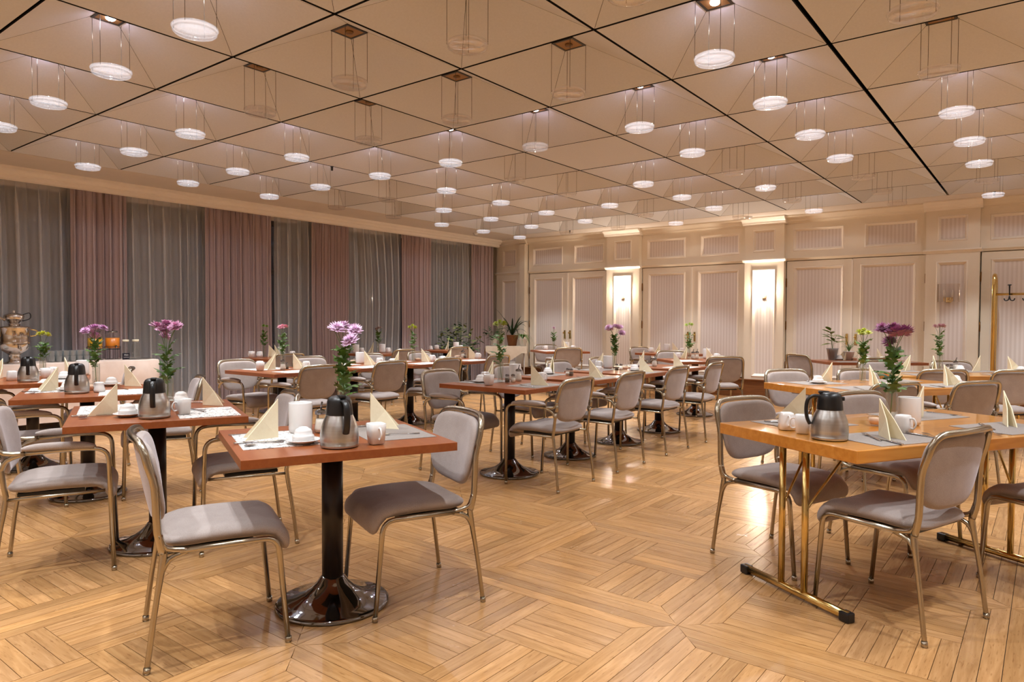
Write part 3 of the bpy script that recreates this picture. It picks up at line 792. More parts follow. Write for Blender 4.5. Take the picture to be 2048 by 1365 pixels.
def crown(mb, x0, x1, y):
    return extrude_x(mb, [(y+0.10, 3.023), (y-0.13, 3.023), (y-0.13, 3.005), (y-0.11, 2.985), (y-0.075, 2.965), (y-0.055, 2.945), (y-0.05, 2.925), (y-0.02, 2.915), (y-0.015, 2.90), (y+0.10, 2.90)], x0, x1)
for k, (a, b) in enumerate(BAYS):
    fr = MB(); m = (a+b)/2; w2 = (b-a)/2
    pa = (a+0.11, a+0.11+0.77*w2/1.0); pb = (b-0.12-0.71*w2/1.0, b-0.12)
    board_hole(fr, a, m, ZD+0.015, 2.93, pa[0], min(pa[1], m-0.03), 2.44, 2.81, YW-0.02, 0.05)
    board_hole(fr, m, b, ZD+0.015, 2.93, max(pb[0], m+0.03), pb[1], 2.44, 2.81, YW-0.02, 0.05)
    extrude_x(fr, [(YW, ZD+0.055), (YW-0.05, ZD+0.055), (YW-0.05, ZD+0.045), (YW-0.035, ZD+0.03), (YW-0.02, ZD+0.01), (YW, ZD+0.01)], a, b)
    crown(fr, a, b, YW-0.02)
    o = obj('frieze_board', fr, 'cream', wb)
    infill(o, pa[0], min(pa[1], m-0.03), 2.44, 2.81, YW-0.02); infill(o, max(pb[0], m+0.03), pb[1], 2.44, 2.81, YW-0.02)
def pilaster(n, a, b, front):
    mb = MB(); c = (a+b)/2; hw = (b-a)/2; pw = min(0.165, hw-0.12)
    board_hole(mb, a, b, ZB, ZD+0.02, c-pw-0.03, c+pw+0.03, ZB+0.05, 2.16, front, 0.25)
    board_hole(mb, a, b, ZD+0.02, 2.93, c-pw-0.02, c+pw+0.02, 2.45, 2.82, front, 0.25)
    t = struct('trim_%d' % n, mb, 'cream')
    extra = MB(); extrude_x(extra, [(front+0.05, ZD+0.055), (front-0.045, ZD+0.055), (front-0.045, ZD+0.035), (front-0.03, ZD+0.03), (front-0.01, ZD), (front+0.05, ZD)], a-0.03, b+0.03)
    obj('ledge', extra, 'cream_trim', t)
    cr = MB(); crown(cr, a-0.03, b+0.03, front); obj('crown_moulding', cr, 'cream_trim', t)
    infill(t, c-pw-0.03, c+pw+0.03, ZB+0.05, 2.16, front, 0.05, 0.03); infill(t, c-pw-0.02, c+pw+0.02, 2.45, 2.82, front, 0.04)
for k, (a, b) in enumerate(PILS): pilaster(k+2, a, b, 11.80)
pilaster(6, -9.64, -8.93, YW-0.03)
mb = MB().box((-8.86, 11.87, 1.6), (0.13, 0.18, 2.62)); crown(mb, -8.95, -8.77, 11.84); struct('trim_7', mb, 'cream')
struct('trim_8', MB().box(((-9.6+X1)/2, 11.89, 0.145), (X1+9.6, 0.30, 0.29)).box(((-9.6+X1)/2, 11.88, 0.2975), (X1+9.6, 0.34, 0.015)), 'step_wood')

# sensors and detectors on the ceiling
def detector(x, y, label):
    return tag(obj('smoke_detector', MB().lathe([(0.0, -0.045), (0.028, -0.045), (0.034, -0.03), (0.05, -0.026), (0.055, 0.0)], 20), 'porcelain', None, (x, y, ZC)), label, 'smoke detector', 'smoke detectors')
detector(-3.98, 11.55, 'white smoke detector on the ceiling edge above the right lit wall lamp')
detector(-9.05, 10.5, 'white smoke detector on the ceiling edge near the far curtain corner')
def sensor(x, y, label):
    return tag(obj('ceiling_sensor', MB().lathe([(0.0, -0.05), (0.012, -0.048), (0.014, -0.01), (0.02, 0.0)], 12), 'black', None, (x, y, ZC)), label, 'sensor', 'ceiling sensors')
sensor(xi(2)-0.0, yj(3)+0.3, 'small black sensor hanging from the ceiling joint over the curtain-side tables')
sensor(-7.35, 11.3, 'small black sensor at the ceiling edge above the leftmost double door')
sensor(-0.62, 11.3, 'small black sensor at the ceiling edge near the coat rack')

# ---------------------------------------------------------------- sconces
def build_sconce(on):
    t = thing('wall_sconce', '', 'wall lamp')
    # ribbed half cylinder of glass rods
    vs = []; fs = []; n = 56; R = 0.135
    for k in range(n+1):
        a = pi*k/n; rr = 1.0+0.035*cos(k*pi)
        for z in (-0.13, 0.13): vs.append((-R*rr*cos(a), -0.105*rr*sin(a)-0.01, z))
    for k in range(n): fs.append((2*k, 2*k+1, 2*k+3, 2*k+2))
    obj('glass_shade', MB().add(vs, fs, False), 'sconce_glass', t)
    br = MB().box((0, -0.005, -0.10), (0.07, 0.02, 0.07), bev=0.004).box((0, -0.05, -0.115), (0.03, 0.09, 0.012))
    for x in (-0.05, 0.0, 0.05): br.lathe([(0.010, -0.125), (0.010, -0.07), (0.014, -0.065)], 10, Matrix.Translation((x, -0.055, 0)))
    obj('brass_bracket', br, 'brass', t)
    mt = P('sconce_bulb_lit' if on else 'sconce_bulb', (245, 240, 235), 0.4, emit=(255, 226, 190) if on else None, es=30.0 if on else 0)
    for x in (-0.05, 0.05): obj('bulb', MB().lathe([(0.0, -0.065), (0.012, -0.06), (0.016, -0.02), (0.012, 0.03), (0.0, 0.05)], 12, Matrix.Translation((x, -0.055, 0))), mt, t)
    if on:
        for x in (-0.05, 0.05):
            ld = bpy.data.lights.new('sconce_light', 'POINT'); ld.energy = SCONCE_W; ld.color = (1.0, 0.86, 0.70); ld.shadow_soft_size = 0.03
            lo = bpy.data.objects.new('sconce_light', ld); COL.objects.link(lo); lo.parent = t; lo.location = (x, -0.075, 0.0)
    return t
for (x, z, on, lab) in ((-6.47, 1.84, True, 'lit ribbed glass wall lamp on the left pilaster'), (-3.80, 1.80, True, 'lit ribbed glass wall lamp on the right lit pilaster, brass bracket showing'),
                        (-1.165, 1.705, False, 'unlit ribbed glass wall lamp on the pilaster near the coat rack')):
    s = build_sconce(on); s.location = (x, 11.82, z); s['label'] = lab

# ---------------------------------------------------------------- pendants
LIT = {0: [1, 2, 3, 4], 1: [0, 1, 2], 2: [0, 1, 2, 6], 3: [0, 1, 2, 3, 5, 6], 4: [2, 5, 6, 7], 5: [1, 2, 4, 6, 7], 6: [0, 1, 2, 3, 4, 5, 7], 7: [0, 1, 2, 4], 8: [0, 3, 5, 7]}
UNLIT = {0: [], 1: [3, 4, 5, 6], 2: [3, 4, 5, 7], 3: [7], 4: [0, 1, 3], 5: [0, 3, 5], 6: [6], 7: [3, 5, 6, 7], 8: [1, 2, 4, 6]}
DIM = {(3, 4)}
RING = ('nearest', 'second', 'third', 'fourth', 'fifth', 'sixth', 'seventh', 'eighth', 'ninth', 'tenth')
M['plate_brass'] = P('plate_brass', (158, 118, 70), 0.45, 0.6)
def pendant_proto(kind):
    t = thing('pendant_lamp', '', 'pendant lamp', group='glass disc pendants')
    top = 0.215
    fr = MB()
    for a, b, c, d in ((-0.088, 0.088, -0.088, -0.072), (-0.088, 0.088, 0.072, 0.088), (-0.088, -0.072, -0.072, 0.072), (0.072, 0.088, -0.072, 0.072)): fr.box(((a+b)/2, (c+d)/2, top), ((b-a), (d-c), 0.012))
    obj('black_frame', fr, 'black', t)
    pl = obj('ceiling_plate', MB().box((0, 0, top), (0.146, 0.146, 0.008)), 'plate_brass', t)
    obj('spot_lens', MB().lathe([(0.0, top-0.018), (0.020, top-0.017), (0.027, top-0.012), (0.030, top+0.002)], 20), 'led' if kind != 'off' else 'led_off', pl)
    # glass disc: two stacked rounded rims with a groove
    zt = -0.135
    prof = [(0.0, zt+0.016), (0.085, zt+0.016), (0.112, zt+0.019), (0.122, zt+0.014), (0.124, zt+0.006), (0.117, zt+0.0), (0.112, zt-0.002), (0.116, zt-0.006), (0.118, zt-0.014), (0.110, zt-0.022), (0.085, zt-0.025), (0.0, zt-0.026)]
    obj('glass_disc', MB().lathe(prof, 32), 'disc', t)
    for k in range(4):
        a = radians(38+90*k); x, y = 0.121*cos(a), 0.121*sin(a)
        zr = 0.215*(1-(max(abs(x), abs(y))-0.088)/(CX/2-0.096))
        obj('wire', MB().tube([(x, y, zt+0.004), (x, y, zr+0.01)], 0.0017, 5), 'wire', t)
    if kind != 'off':
        # a tight beam plus the weak wide spill that the thick glass throws sideways
        for nm, ang, bl, kk in (('led_spot', 76, 0.35, 1.0), ('led_spill', 136, 0.15, WIDE)):
            ld = bpy.data.lights.new(nm, 'SPOT'); ld.energy = LED_W*kk*(1.0 if kind == 'lit' else 0.3); ld.spot_size = radians(ang); ld.spot_blend = bl
            ld.shadow_soft_size = 0.020; ld.color = (0.90, 0.96, 1.0)
            lo = bpy.data.objects.new(nm, ld); COL.objects.link(lo); lo.parent = t; lo.location = (0, 0, top-0.022)
    return t
stock = {k: Stock(lambda k=k: pendant_proto(k)) for k in ('lit', 'dim', 'off')}
def lamp_label(kind, j, i):
    s = {'lit': 'lit', 'dim': 'dim', 'off': 'unlit'}[kind]
    row = RING[8-j]+' row from the panelled wall' if j < 8 else 'row nearest the panelled wall'
    return '%s glass disc pendant, %s from the curtains, ceiling %s' % (s, 'nearest panel' if i == 0 else RING[i]+' panel', row)
for j in range(0, 9):
    for i in range(0, 8):
        kind = 'dim' if (j, i) in DIM else 'lit' if i in LIT[j] else 'off' if i in UNLIT[j] else None
        if kind: stock[kind].place((xi(i)+CX/2, yj(j)+CY/2, ZC), 0, lamp_label(kind, j, i), 'glass disc pendants')
# the lit pendants of the rows over and behind the camera and to its right: their LEDs only (the fittings are out of view)
OFF_LIT = {-4: [3, 5, 8], -3: [1, 4, 6, 9], -2: [2, 4, 5, 7], -1: [1, 3, 5, 6, 8], 0: [6, 8], 1: [8, 10], 2: [8], 3: [9], 4: [8, 10], 5: [9], 6: [8, 9], 7: [10], 8: [8]}
for j, cols in OFF_LIT.items():
    for i in cols:
        for nm in ('led_spot', 'led_spill'):
            lo = bpy.data.objects.new('ceiling_led', bpy.data.lights[nm]); COL.objects.link(lo); lo.location = (xi(i)+CX/2, yj(j)+CY/2, ZC+0.2)

# ---------------------------------------------------------------- chairs
def build_chair(arms):
    t = thing('armchair' if arms else 'dining_chair', '', 'chair')
    # seat: profile runs from the rear to a waterfall front
    L = 0.545; zt = 0.445
    def mid(a, b):
        s = b
        if s < 0.365: y, z = -0.215+s, zt+0.012*sin(pi*min(s/0.365, 1))*0.6 + 0.006*s/0.365
        else:
            rr = 0.075; th = min((s-0.365)/rr, radians(76)); y = 0.150+rr*sin(th); z = zt+0.006-rr*(1-cos(th))
            ex = (s-0.365)-rr*radians(76)
            if ex > 0: y += ex*cos(radians(76)); z -= ex*sin(radians(76))
        z += -0.006*(1-(a/0.23)**2)*(1 if s < 0.365 else 0.5)
        return (a, y, z)
    sw = 0.216
    ol = []
    for (x, y) in rrect(-sw, sw, 0.0, L-0.045, [0.035, 0.035, 0.09, 0.09], 4): ol.append((x, y))
    mb = MB(); pad(mb, ol, mid, 0.062, edge=0.30); obj('seat', mb, 'velvet', t)
    obj('seat_base', MB().box((0, -0.03, 0.412), (0.36, 0.28, 0.016)), 'black', t)
    # backrest: concave pad with a full, rounded lower edge
    tilt = radians(11)
    def yb(x, z): return -0.232-(z-0.5)*math.tan(tilt)+0.75*x*x
    def bm_(a, b): return (-a, yb(a, b)+0.010, b)
    ol = []; W = 0.230
    top, bot = 0.820, 0.505
    n = 40
    for k in range(n):
        a = 2*pi*k/n; c, s = cos(a), sin(a)
        if s >= 0: e = 5.0; x = W*math.copysign(abs(c)**(2/e), c); z = 0.665+(top-0.665)*abs(s)**(2/e)
        else: e = 3.4; x = (W-0.006)*math.copysign(abs(c)**(2/e), c); z = 0.665-(0.665-bot)*abs(s)**(2/e)
        if z < 0.665: x *= 1-0.05*((0.665-z)/0.15)
        ol.append((x, z))
    mb = MB(); pad(mb, ol, bm_, 0.036, edge=0.16, puff=0.003); obj('backrest', mb, 'velvet', t)
    def bx(x, z): return Vector((x, yb(x, z)-0.012, z))
    T = 0.0118
    jz = 0.60 if arms else 0.415
    if not arms:
        side = [(-0.232, -0.205, 0.42), (-0.236, -0.222, 0.50)]
    else:
        side = [(-0.238, -0.232, 0.60), (-0.238, -0.238, 0.63)]
    loop = [Vector(p) for p in side] + [bx(-0.236, 0.66)+Vector((0, 0.004, 0)), bx(-0.232, 0.74), bx(-0.222, 0.79), bx(-0.19, 0.822), bx(-0.12, 0.83), bx(0, 0.832)]
    loop = loop + [Vector((-p.x, p.y, p.z)) for p in reversed(loop[:-1])]
    obj('back_frame', MB().tube(smooth_path(loop, 3), 0.0142, 8), 'nickel', t)
    for s in (-1, 1):
        # rear leg with its cast joint
        if not arms:
            leg = smooth_path([(s*0.250, -0.262, 0.0), (s*0.243, -0.236, 0.20), (s*0.234, -0.207, 0.385), (s*0.232, -0.205, 0.43), (s*0.236, -0.220, 0.49)], 3)
            lm = MB().tube(leg, [T*(0.85 if p.z < 0.3 else 1.0 if p.z < 0.36 else 1.15) for p in leg], 8)
            lm.tube(smooth_path([(s*0.236, -0.214, 0.345), (s*0.233, -0.185, 0.395), (s*0.230, -0.120, 0.418)], 3), 0.011, 8)
            lm.tube(smooth_path([(s*0.235, -0.214, 0.475), (s*0.233, -0.192, 0.435), (s*0.230, -0.120, 0.420)], 3), 0.011, 8)
        else:
            leg = smooth_path([(s*0.252, -0.262, 0.0), (s*0.246, -0.236, 0.22), (s*0.240, -0.208, 0.40), (s*0.240, -0.212, 0.46), (s*0.239, -0.228, 0.59)], 3)
            lm = MB().tube(leg, [T*(0.85 if p.z < 0.3 else 1.0) for p in leg], 8)
            lm.tube(smooth_path([(s*0.239, -0.224, 0.545), (s*0.243, -0.200, 0.595), (s*0.252, -0.130, 0.622)], 3), 0.012, 8)
            lm.tube(smooth_path([(s*0.239, -0.240, 0.665), (s*0.243, -0.212, 0.628), (s*0.252, -0.130, 0.624)], 3), 0.012, 8)
        lm.lathe([(0.010, 0.0), (0.0125, 0.0), (0.0125, 0.022), (0.010, 0.022)], 8, Matrix.Translation((s*0.250, -0.262, 0)) @ Matrix.Rotation(radians(-7), 4, 'X'))
        obj('leg', lm, 'nickel', t)
        if not arms:
            path = fillet([(s*0.231, -0.15, 0.419), (s*0.224, 0.195, 0.421), (s*0.224, 0.232, 0.0)], 0.055, 6)
            fm = MB().tube(path, [T*(1.0 if p.z > 0.2 else 0.88) for p in path], 8)
        else:
            path = fillet([(s*0.252, -0.14, 0.623), (s*0.262, 0.10, 0.632), (s*0.262, 0.215, 0.622), (s*0.240, 0.235, 0.0)], [0.05, 0.075], 6)
            fm = MB().tube(path, [T*0.95]*len(path), 8)
            fm.tube([(s*0.242, -0.20, 0.405), (s*0.238, 0.20, 0.410)], 0.008, 6)
        fm.lathe([(0.010, 0.0), (0.0125, 0.0), (0.0125, 0.022), (0.010, 0.022)], 8, Matrix.Translation((s*(0.24 if arms else 0.224), 0.232 if not arms else 0.235, 0)))
        obj('leg', fm, 'nickel', t)
        if arms:
            def am(a, b, s=s): return (s*0.259+a, b, 0.652-0.012*((b+0.01)/0.17)**2*(1 if b > 0 else 0.6))
            mb = MB(); pad(mb, rrect(-0.026, 0.026, -0.145, 0.165, 0.024, 4), am, 0.034, edge=0.5); obj('armrest', mb, 'velvet', t)
    return t
chair_stock = {False: Stock(lambda: build_chair(False)), True: Stock(lambda: build_chair(True))}
CHAIRS = [  # x, y, facing, arms, label
 (-2.64, 1.475, 66, 0, 'grey side chair in front, at the near left side of the front pedestal table', 'T'),
 (-2.325, 2.225, 247, 0, 'grey side chair behind the front pedestal table, facing the camera side', 'T'),
 (-4.02, 1.40, 66, 1, 'grey armchair at the left frame edge, near side of the second left-row table', 'T'),
 (-3.68, 2.20, 247, 1, 'grey armchair half hidden behind the tall white bin of the front table', 'T'),
 (-5.53, 1.72, 66, 1, 'grey armchair on the near side of the third left-row table', 'T'),
 (-5.22, 2.46, 247, 1, 'grey armchair on the far side of the third left-row table', 'T'),
 (-6.98, 1.82, 66, 1, 'grey armchair on the near side of the fourth left-row table', 'T'),
 (-6.62, 2.56, 247, 1, 'grey armchair on the far side of the fourth left-row table', 'T'),
 (-3.09, 4.465, 180, 1, 'grey armchair on the right side of the first centre-row table, back towards camera', 'M'),
 (-3.09, 5.335, 181, 1, 'grey armchair on the right side of the second centre-row table', 'M'),
 (-3.10, 6.305, 180, 1, 'grey armchair on the right side of the third centre-row table', 'M'),
 (-3.09, 7.21, 182, 1, 'grey armchair on the right side of the fourth centre-row table', 'M'),
 (-3.95, 4.42, 3, 1, 'grey armchair on the left side of the first centre-row table', 'M'),
 (-4.00, 5.42, 0, 1, 'grey armchair on the left side of the second centre-row table', 'M'),
 (-4.00, 6.34, 0, 1, 'grey armchair on the left side of the third centre-row table', 'M'),
 (-4.02, 7.25, 0, 1, 'grey armchair on the left side of the fourth centre-row table', 'M'),
 (-3.38, 8.75, 128, 0, 'grey side chair before the slanted table, back towards the camera', 'M'),
 (-4.28, 9.48, 315, 0, 'grey side chair on the far side of the slanted table', 'M'),
 (-5.35, 10.75, -18, 1, 'grey armchair left of the far table by the panelled doors', 'M'),
 (-5.83, 4.17, 180, 1, 'grey armchair on the right side of the first curtain-side-row table', 'K'),
 (-5.83, 5.08, 180, 1, 'grey armchair on the right side of the second curtain-side-row table', 'K'),
 (-5.84, 5.98, 180, 0, 'grey side chair on the right side of the third curtain-side-row table', 'K'),
 (-5.84, 6.92, 180, 0, 'grey side chair on the right side of the fourth curtain-side-row table', 'K'),
 (-6.74, 4.16, 4, 1, 'grey armchair on the left side of the first curtain-side-row table', 'K'),
 (-6.74, 5.08, 0, 1, 'grey armchair on the left side of the second curtain-side-row table', 'K'),
 (-6.74, 6.02, 0, 1, 'grey armchair on the left side of the third curtain-side-row table', 'K'),
 (-6.74, 6.92, 0, 1, 'grey armchair on the left side of the fourth curtain-side-row table', 'K'),
 (-8.10, 5.38, 180, 0, 'grey side chair at the first small table against the curtains', 'C'),
 (-8.06, 7.38, 180, 0, 'grey side chair at the second small table against the curtains', 'C'),
 (-8.14, 8.74, 175, 0, 'grey side chair at the third small table against the curtains', 'C'),
 (-6.50, 9.84, 140, 1, 'grey armchair at the corner table, back towards the camera', 'C'),
 (-7.30, 10.58, -37, 0, 'grey side chair behind the corner table, front side lit', 'C'),
 (-0.52, 3.42, 160, 0, 'grey side chair at the near corner of the front oak table, back towards camera', 'R'),
 (-1.105, 3.80, 340, 0, 'grey side chair on the left side of the front oak table, beside the knife', 'R'),
 (-0.68, 4.55, 334, 0, 'grey side chair on the left side of the front oak table, behind the carafe', 'R'),
 (0.06, 4.20, 150, 0, 'grey side chair at the right frame edge, near side of the front oak table', 'R'),
 (-1.66, 6.34, -34, 0, 'white-lit side chair at the left end of the second oak table', 'R'),
 (-1.18, 6.88, -34, 0, 'white-lit side chair behind the tall flower vase of the second oak table', 'R'),
 (-1.08, 5.74, 146, 0, 'grey side chair on the near side of the second oak table, behind the purple flowers', 'R'),
 (-0.63, 6.30, 146, 1, 'grey armchair on the near side of the second oak table, facing away', 'R'),
 (-0.93, 7.72, 128, 0, 'grey side chair in the middle of the near side of the third oak table', 'R'),
 (-0.40, 8.10, 130, 1, 'grey chair at the right frame edge before the third oak table', 'R'),
 (-1.36, 8.55, 308, 1, 'grey armchair on the far side of the third oak table, left', 'R'),
 (-0.72, 9.10, 308, 1, 'grey armchair on the far side of the third oak table, behind the cruets', 'R'),
 (-2.55, 10.05, 55, 0, 'dark grey side chair left of the small table with the potted plants', 'R'),
 (-1.85, 9.80, 128, 0, 'grey side chair on the near side of the table with the potted plants', 'R'),
]
GR = {'T': 'chairs of the left row', 'M': 'chairs of the centre row', 'K': 'chairs of the curtain-side row', 'C': 'chairs near the curtains', 'R': 'chairs of the right-hand tables'}
for x, y, a, arms, lab, g in CHAIRS: chair_stock[bool(arms)].place((x, y, 0), radians(a-90), lab, GR[g])

# ---------------------------------------------------------------- tables
TPH = {'T1': 'the front pedestal table', 'T2': 'the second table of the left row', 'T3': 'the third table of the left row', 'T4': 'the fourth table of the left row',
 'M1': 'the first centre-row table', 'M2': 'the second centre-row table', 'M3': 'the third centre-row table', 'M4': 'the fourth centre-row table',
 'M5': 'the slanted table behind the centre row', 'M6': 'the far table by the panelled doors',
 'K1': 'the first curtain-side-row table', 'K2': 'the second curtain-side-row table', 'K3': 'the third curtain-side-row table', 'K4': 'the fourth curtain-side-row table',
 'K7': 'the first small table against the curtains', 'K6': 'the second small table against the curtains', 'K5': 'the third small table against the curtains',
 'N1': 'the corner table near the plant stand', 'R1': 'the front oak table', 'R2': 'the second oak table', 'R3': 'the third oak table', 'R4': 'the table with the potted plants'}
TLAB = {'T1': 'red-brown pedestal table in front with a thermos jug and a tall white bin', 'T2': 'red-brown pedestal table, second from front in the left row',
 'T3': 'red-brown pedestal table, third from front in the left row', 'T4': 'red-brown pedestal table, farthest of the left row by the buffet',
 'M1': 'red-brown pedestal table nearest the camera in the centre row', 'M2': 'red-brown pedestal table, second of the centre row', 'M3': 'red-brown pedestal table with pink flowers, third of the centre row',
 'M4': 'red-brown pedestal table, last of the centre row proper', 'M5': 'slanted red-brown pedestal table just behind the centre row', 'M6': 'red-brown table before the panelled doors, behind the slanted table',
 'K1': 'red-brown pedestal table, first of the curtain-side row', 'K2': 'red-brown pedestal table, second of the curtain-side row', 'K3': 'red-brown pedestal table, third of the curtain-side row', 'K4': 'red-brown pedestal table, last of the curtain-side row',
 'K7': 'small red-brown table against the widest mauve drape', 'K6': 'small red-brown table against the sheer curtain, middle one', 'K5': 'small red-brown table before the leafy bush',
 'N1': 'red-brown table in the far corner beside the white-clothed plant stand', 'R1': 'honey oak folding table on brass legs, nearest on the right', 'R2': 'honey oak folding table on brass legs, second on the right',
 'R3': 'honey oak folding table on brass legs, farthest on the right', 'R4': 'dark red-brown table with potted plants before the panelled wall'}
def pedestal(sx, sy):
    t = thing('pedestal_table', '', 'table')
    obj('tabletop', MB().box((0, 0, 0.7325), (sx, sy, 0.035), bev=0.0015), 'cherry', t)
    obj('column', MB().lathe([(0.046, 0.105), (0.046, 0.70)], 28).box((0, 0, 0.708), (0.34, 0.34, 0.012)), 'column', t)
    prof = [(0.0, 0.0), (0.235, 0.0), (0.246, 0.004), (0.248, 0.012), (0.242, 0.019), (0.232, 0.022), (0.20, 0.028), (0.16, 0.040), (0.12, 0.058), (0.09, 0.080), (0.068, 0.102), (0.054, 0.122), (0.047, 0.128), (0.0, 0.128)]
    obj('base', MB().lathe(prof, 48), 'chrome', t)
    return t
def folding(sx, sy):
    t = thing('folding_table', '', 'table')
    obj('tabletop', MB().box((0, 0, 0.7225), (sx, sy, 0.055), bev=0.004), 'honey', t)
    for s in (-1, 1):
        x = s*(sx/2-0.085)
        for dy in (-0.07, 0.07): obj('leg', MB().tube([(x, dy, 0.03), (x, dy, 0.694)], 0.0155, 14), 'brass', t)
        f = obj('foot_rail', MB().tube([(x, -0.315, 0.026), (x, 0.315, 0.026)], 0.019, 14), 'brass', t)
        for e in (-1, 1): obj('end_cap', MB().box((x, e*0.305, 0.022), (0.044, 0.05, 0.042), bev=0.006), 'black', f)
        for dy in (-0.07, 0.07): obj('brace', MB().tube(fillet([(x-s*0.015, dy, 0.42), (x-s*0.02, dy, 0.43), (x-s*0.22, dy*1.6, 0.688)], 0.02, 3), 0.006, 8), 'brass', t)
        obj('apron', MB().box((x-s*0.1, 0, 0.688), (0.26, 0.30, 0.012)), 'nickel', t)
    return t
for k, (cx, cy, r, sx, sy, kind) in TABLES.items():
    t = (folding if kind == 'w' else pedestal)(sx, sy); t.location = (cx, cy, 0); t.rotation_euler = (0, 0, radians(r)); t['label'] = TLAB[k]; t['group'] = 'honey oak folding tables' if kind == 'w' else 'red-brown pedestal tables'

# ---------------------------------------------------------------- tableware
ZT = 0.75
def mk_napkin(a1, a2):
    # a standing folded napkin: two right-angled wings joined at the upright fold
    t = MB(); h, b, th = 0.168, 0.148, 0.0022
    if abs(a2-a1) < 14: a2 = a1+24
    for a in (a1, a2):
        d = Vector((cos(radians(a)), sin(radians(a)), 0)); n = Vector((-d.y, d.x, 0))*th
        lean = n*2.0
        p = [Vector((0, 0, 0)), d*b, Vector((0, 0, h))+lean*0, d*b*0.5+Vector((0, 0, h*0.5))+n*3]
        vs = []
        for sgn in (-1, 1):
            for q in (p[0], p[1], p[3], p[2]): vs.append(q+n*sgn)
        t.add(vs, [(0, 1, 2), (0, 2, 3), (6, 5, 4), (7, 6, 4), (0, 4, 5, 1), (1, 5, 6, 2), (2, 6, 7, 3), (3, 7, 4, 0)], False)
    return t
def sqloft(prof, e=5, n=24):
    return MB().lathe(prof, n, sq=e)
def p_mug(inv):
    t = thing('mug', '', 'mug')
    if not inv:
        prof = [(0.0, 0.003), (0.026, 0.0), (0.030, 0.004), (0.0345, 0.05), (0.0365, 0.084), (0.0345, 0.085), (0.0325, 0.05), (0.027, 0.008), (0.0, 0.007)]
    else:
        prof = [(0.0345, 0.0), (0.0365, 0.001), (0.0355, 0.035), (0.0315, 0.068), (0.028, 0.079), (0.025, 0.081), (0.0235, 0.078), (0.0, 0.078)]
    obj('body', sqloft(prof, 4.5, 28), 'porcelain', t)
    z0, z1 = (0.022, 0.066)
    r = 0.033
    obj('handle', MB().tube(smooth_path([(r-0.001, 0, z1), (r+0.016, 0, z1+0.001), (r+0.026, 0, (z0+z1)/2), (r+0.016, 0, z0), (r-0.001, 0, z0+0.002)], 4), 0.0042, 8), 'porcelain', t)
    return t
def p_saucer():
    return tag(obj('saucer', MB().lathe([(0.0, 0.0), (0.040, 0.0), (0.044, 0.004), (0.064, 0.012), (0.071, 0.016), (0.070, 0.018), (0.042, 0.009), (0.0, 0.008)], 32), 'porcelain'), '', 'saucer')
def p_cup():
    return tag(obj('upturned_cup', MB().lathe([(0.041, 0.0095), (0.044, 0.0105), (0.0445, 0.030), (0.041, 0.036), (0.037, 0.038), (0.0355, 0.050), (0.030, 0.060), (0.020, 0.0645), (0.018, 0.067), (0.015, 0.067), (0.014, 0.0645), (0.0, 0.0645)], 32), 'porcelain'), '', 'cup')
def p_bin():
    t = thing('table_bin', '', 'table waste bin')
    obj('body', MB().lathe([(0.0, 0.002), (0.044, 0.0), (0.050, 0.005), (0.0525, 0.02), (0.0525, 0.134), (0.0515, 0.137), (0.0495, 0.137), (0.0485, 0.134), (0.0485, 0.01), (0.0, 0.008)], 32), 'porcelain', t)
    return t
def p_carafe():
    t = thing('thermos_jug', '', 'thermos jug')
    obj('body', MB().lathe([(0.0, 0.0), (0.072, 0.0), (0.0755, 0.003), (0.0765, 0.012), (0.0755, 0.013), (0.077, 0.030), (0.0765, 0.055), (0.072, 0.082), (0.064, 0.106), (0.056, 0.122), (0.053, 0.130)], 40, cap=False), 'steel', t)
    lid = obj('lid', MB().lathe([(0.0535, 0.128), (0.054, 0.132), (0.0525, 0.150), (0.0505, 0.172), (0.0485, 0.186), (0.043, 0.197), (0.033, 0.204), (0.015, 0.207), (0.0, 0.207)], 36), 'black', t)
    obj('push_button', MB().box((0.025, 0, 0.204), (0.045, 0.026, 0.012), bev=0.003), 'black', lid)
    obj('spout', MB().box((-0.048, 0, 0.178), (0.022, 0.022, 0.018), bev=0.004), 'black', lid)
    pts = smooth_path([(0.040, 0, 0.186), (0.070, 0, 0.186), (0.090, 0, 0.168), (0.096, 0, 0.130), (0.092, 0, 0.090), (0.080, 0, 0.062)], 5)
    obj('handle', MB().tube(pts, [0.0135]*len(pts), 10, flat=0.6), 'black', t)
    return t
def p_shaker(fill, kind):
    t = thing(kind, '', {'salt': 'salt shaker', 'pepper': 'pepper shaker'}[kind])
    t.name = kind+'_shaker'
    obj('jar', sqloft([(0.0, 0.001), (0.016, 0.0), (0.018, 0.003), (0.018, 0.042), (0.013, 0.050), (0.013, 0.054)], 5, 20), 'glass', t)
    obj('filling', sqloft([(0.0, 0.002), (0.0155, 0.002), (0.0155, 0.036), (0.0, 0.036)], 5, 16), fill, t)
    obj('lid', MB().lathe([(0.0155, 0.052), (0.0165, 0.054), (0.0165, 0.064), (0.013, 0.070), (0.0, 0.071)], 16), 'chrome', t)
    return t
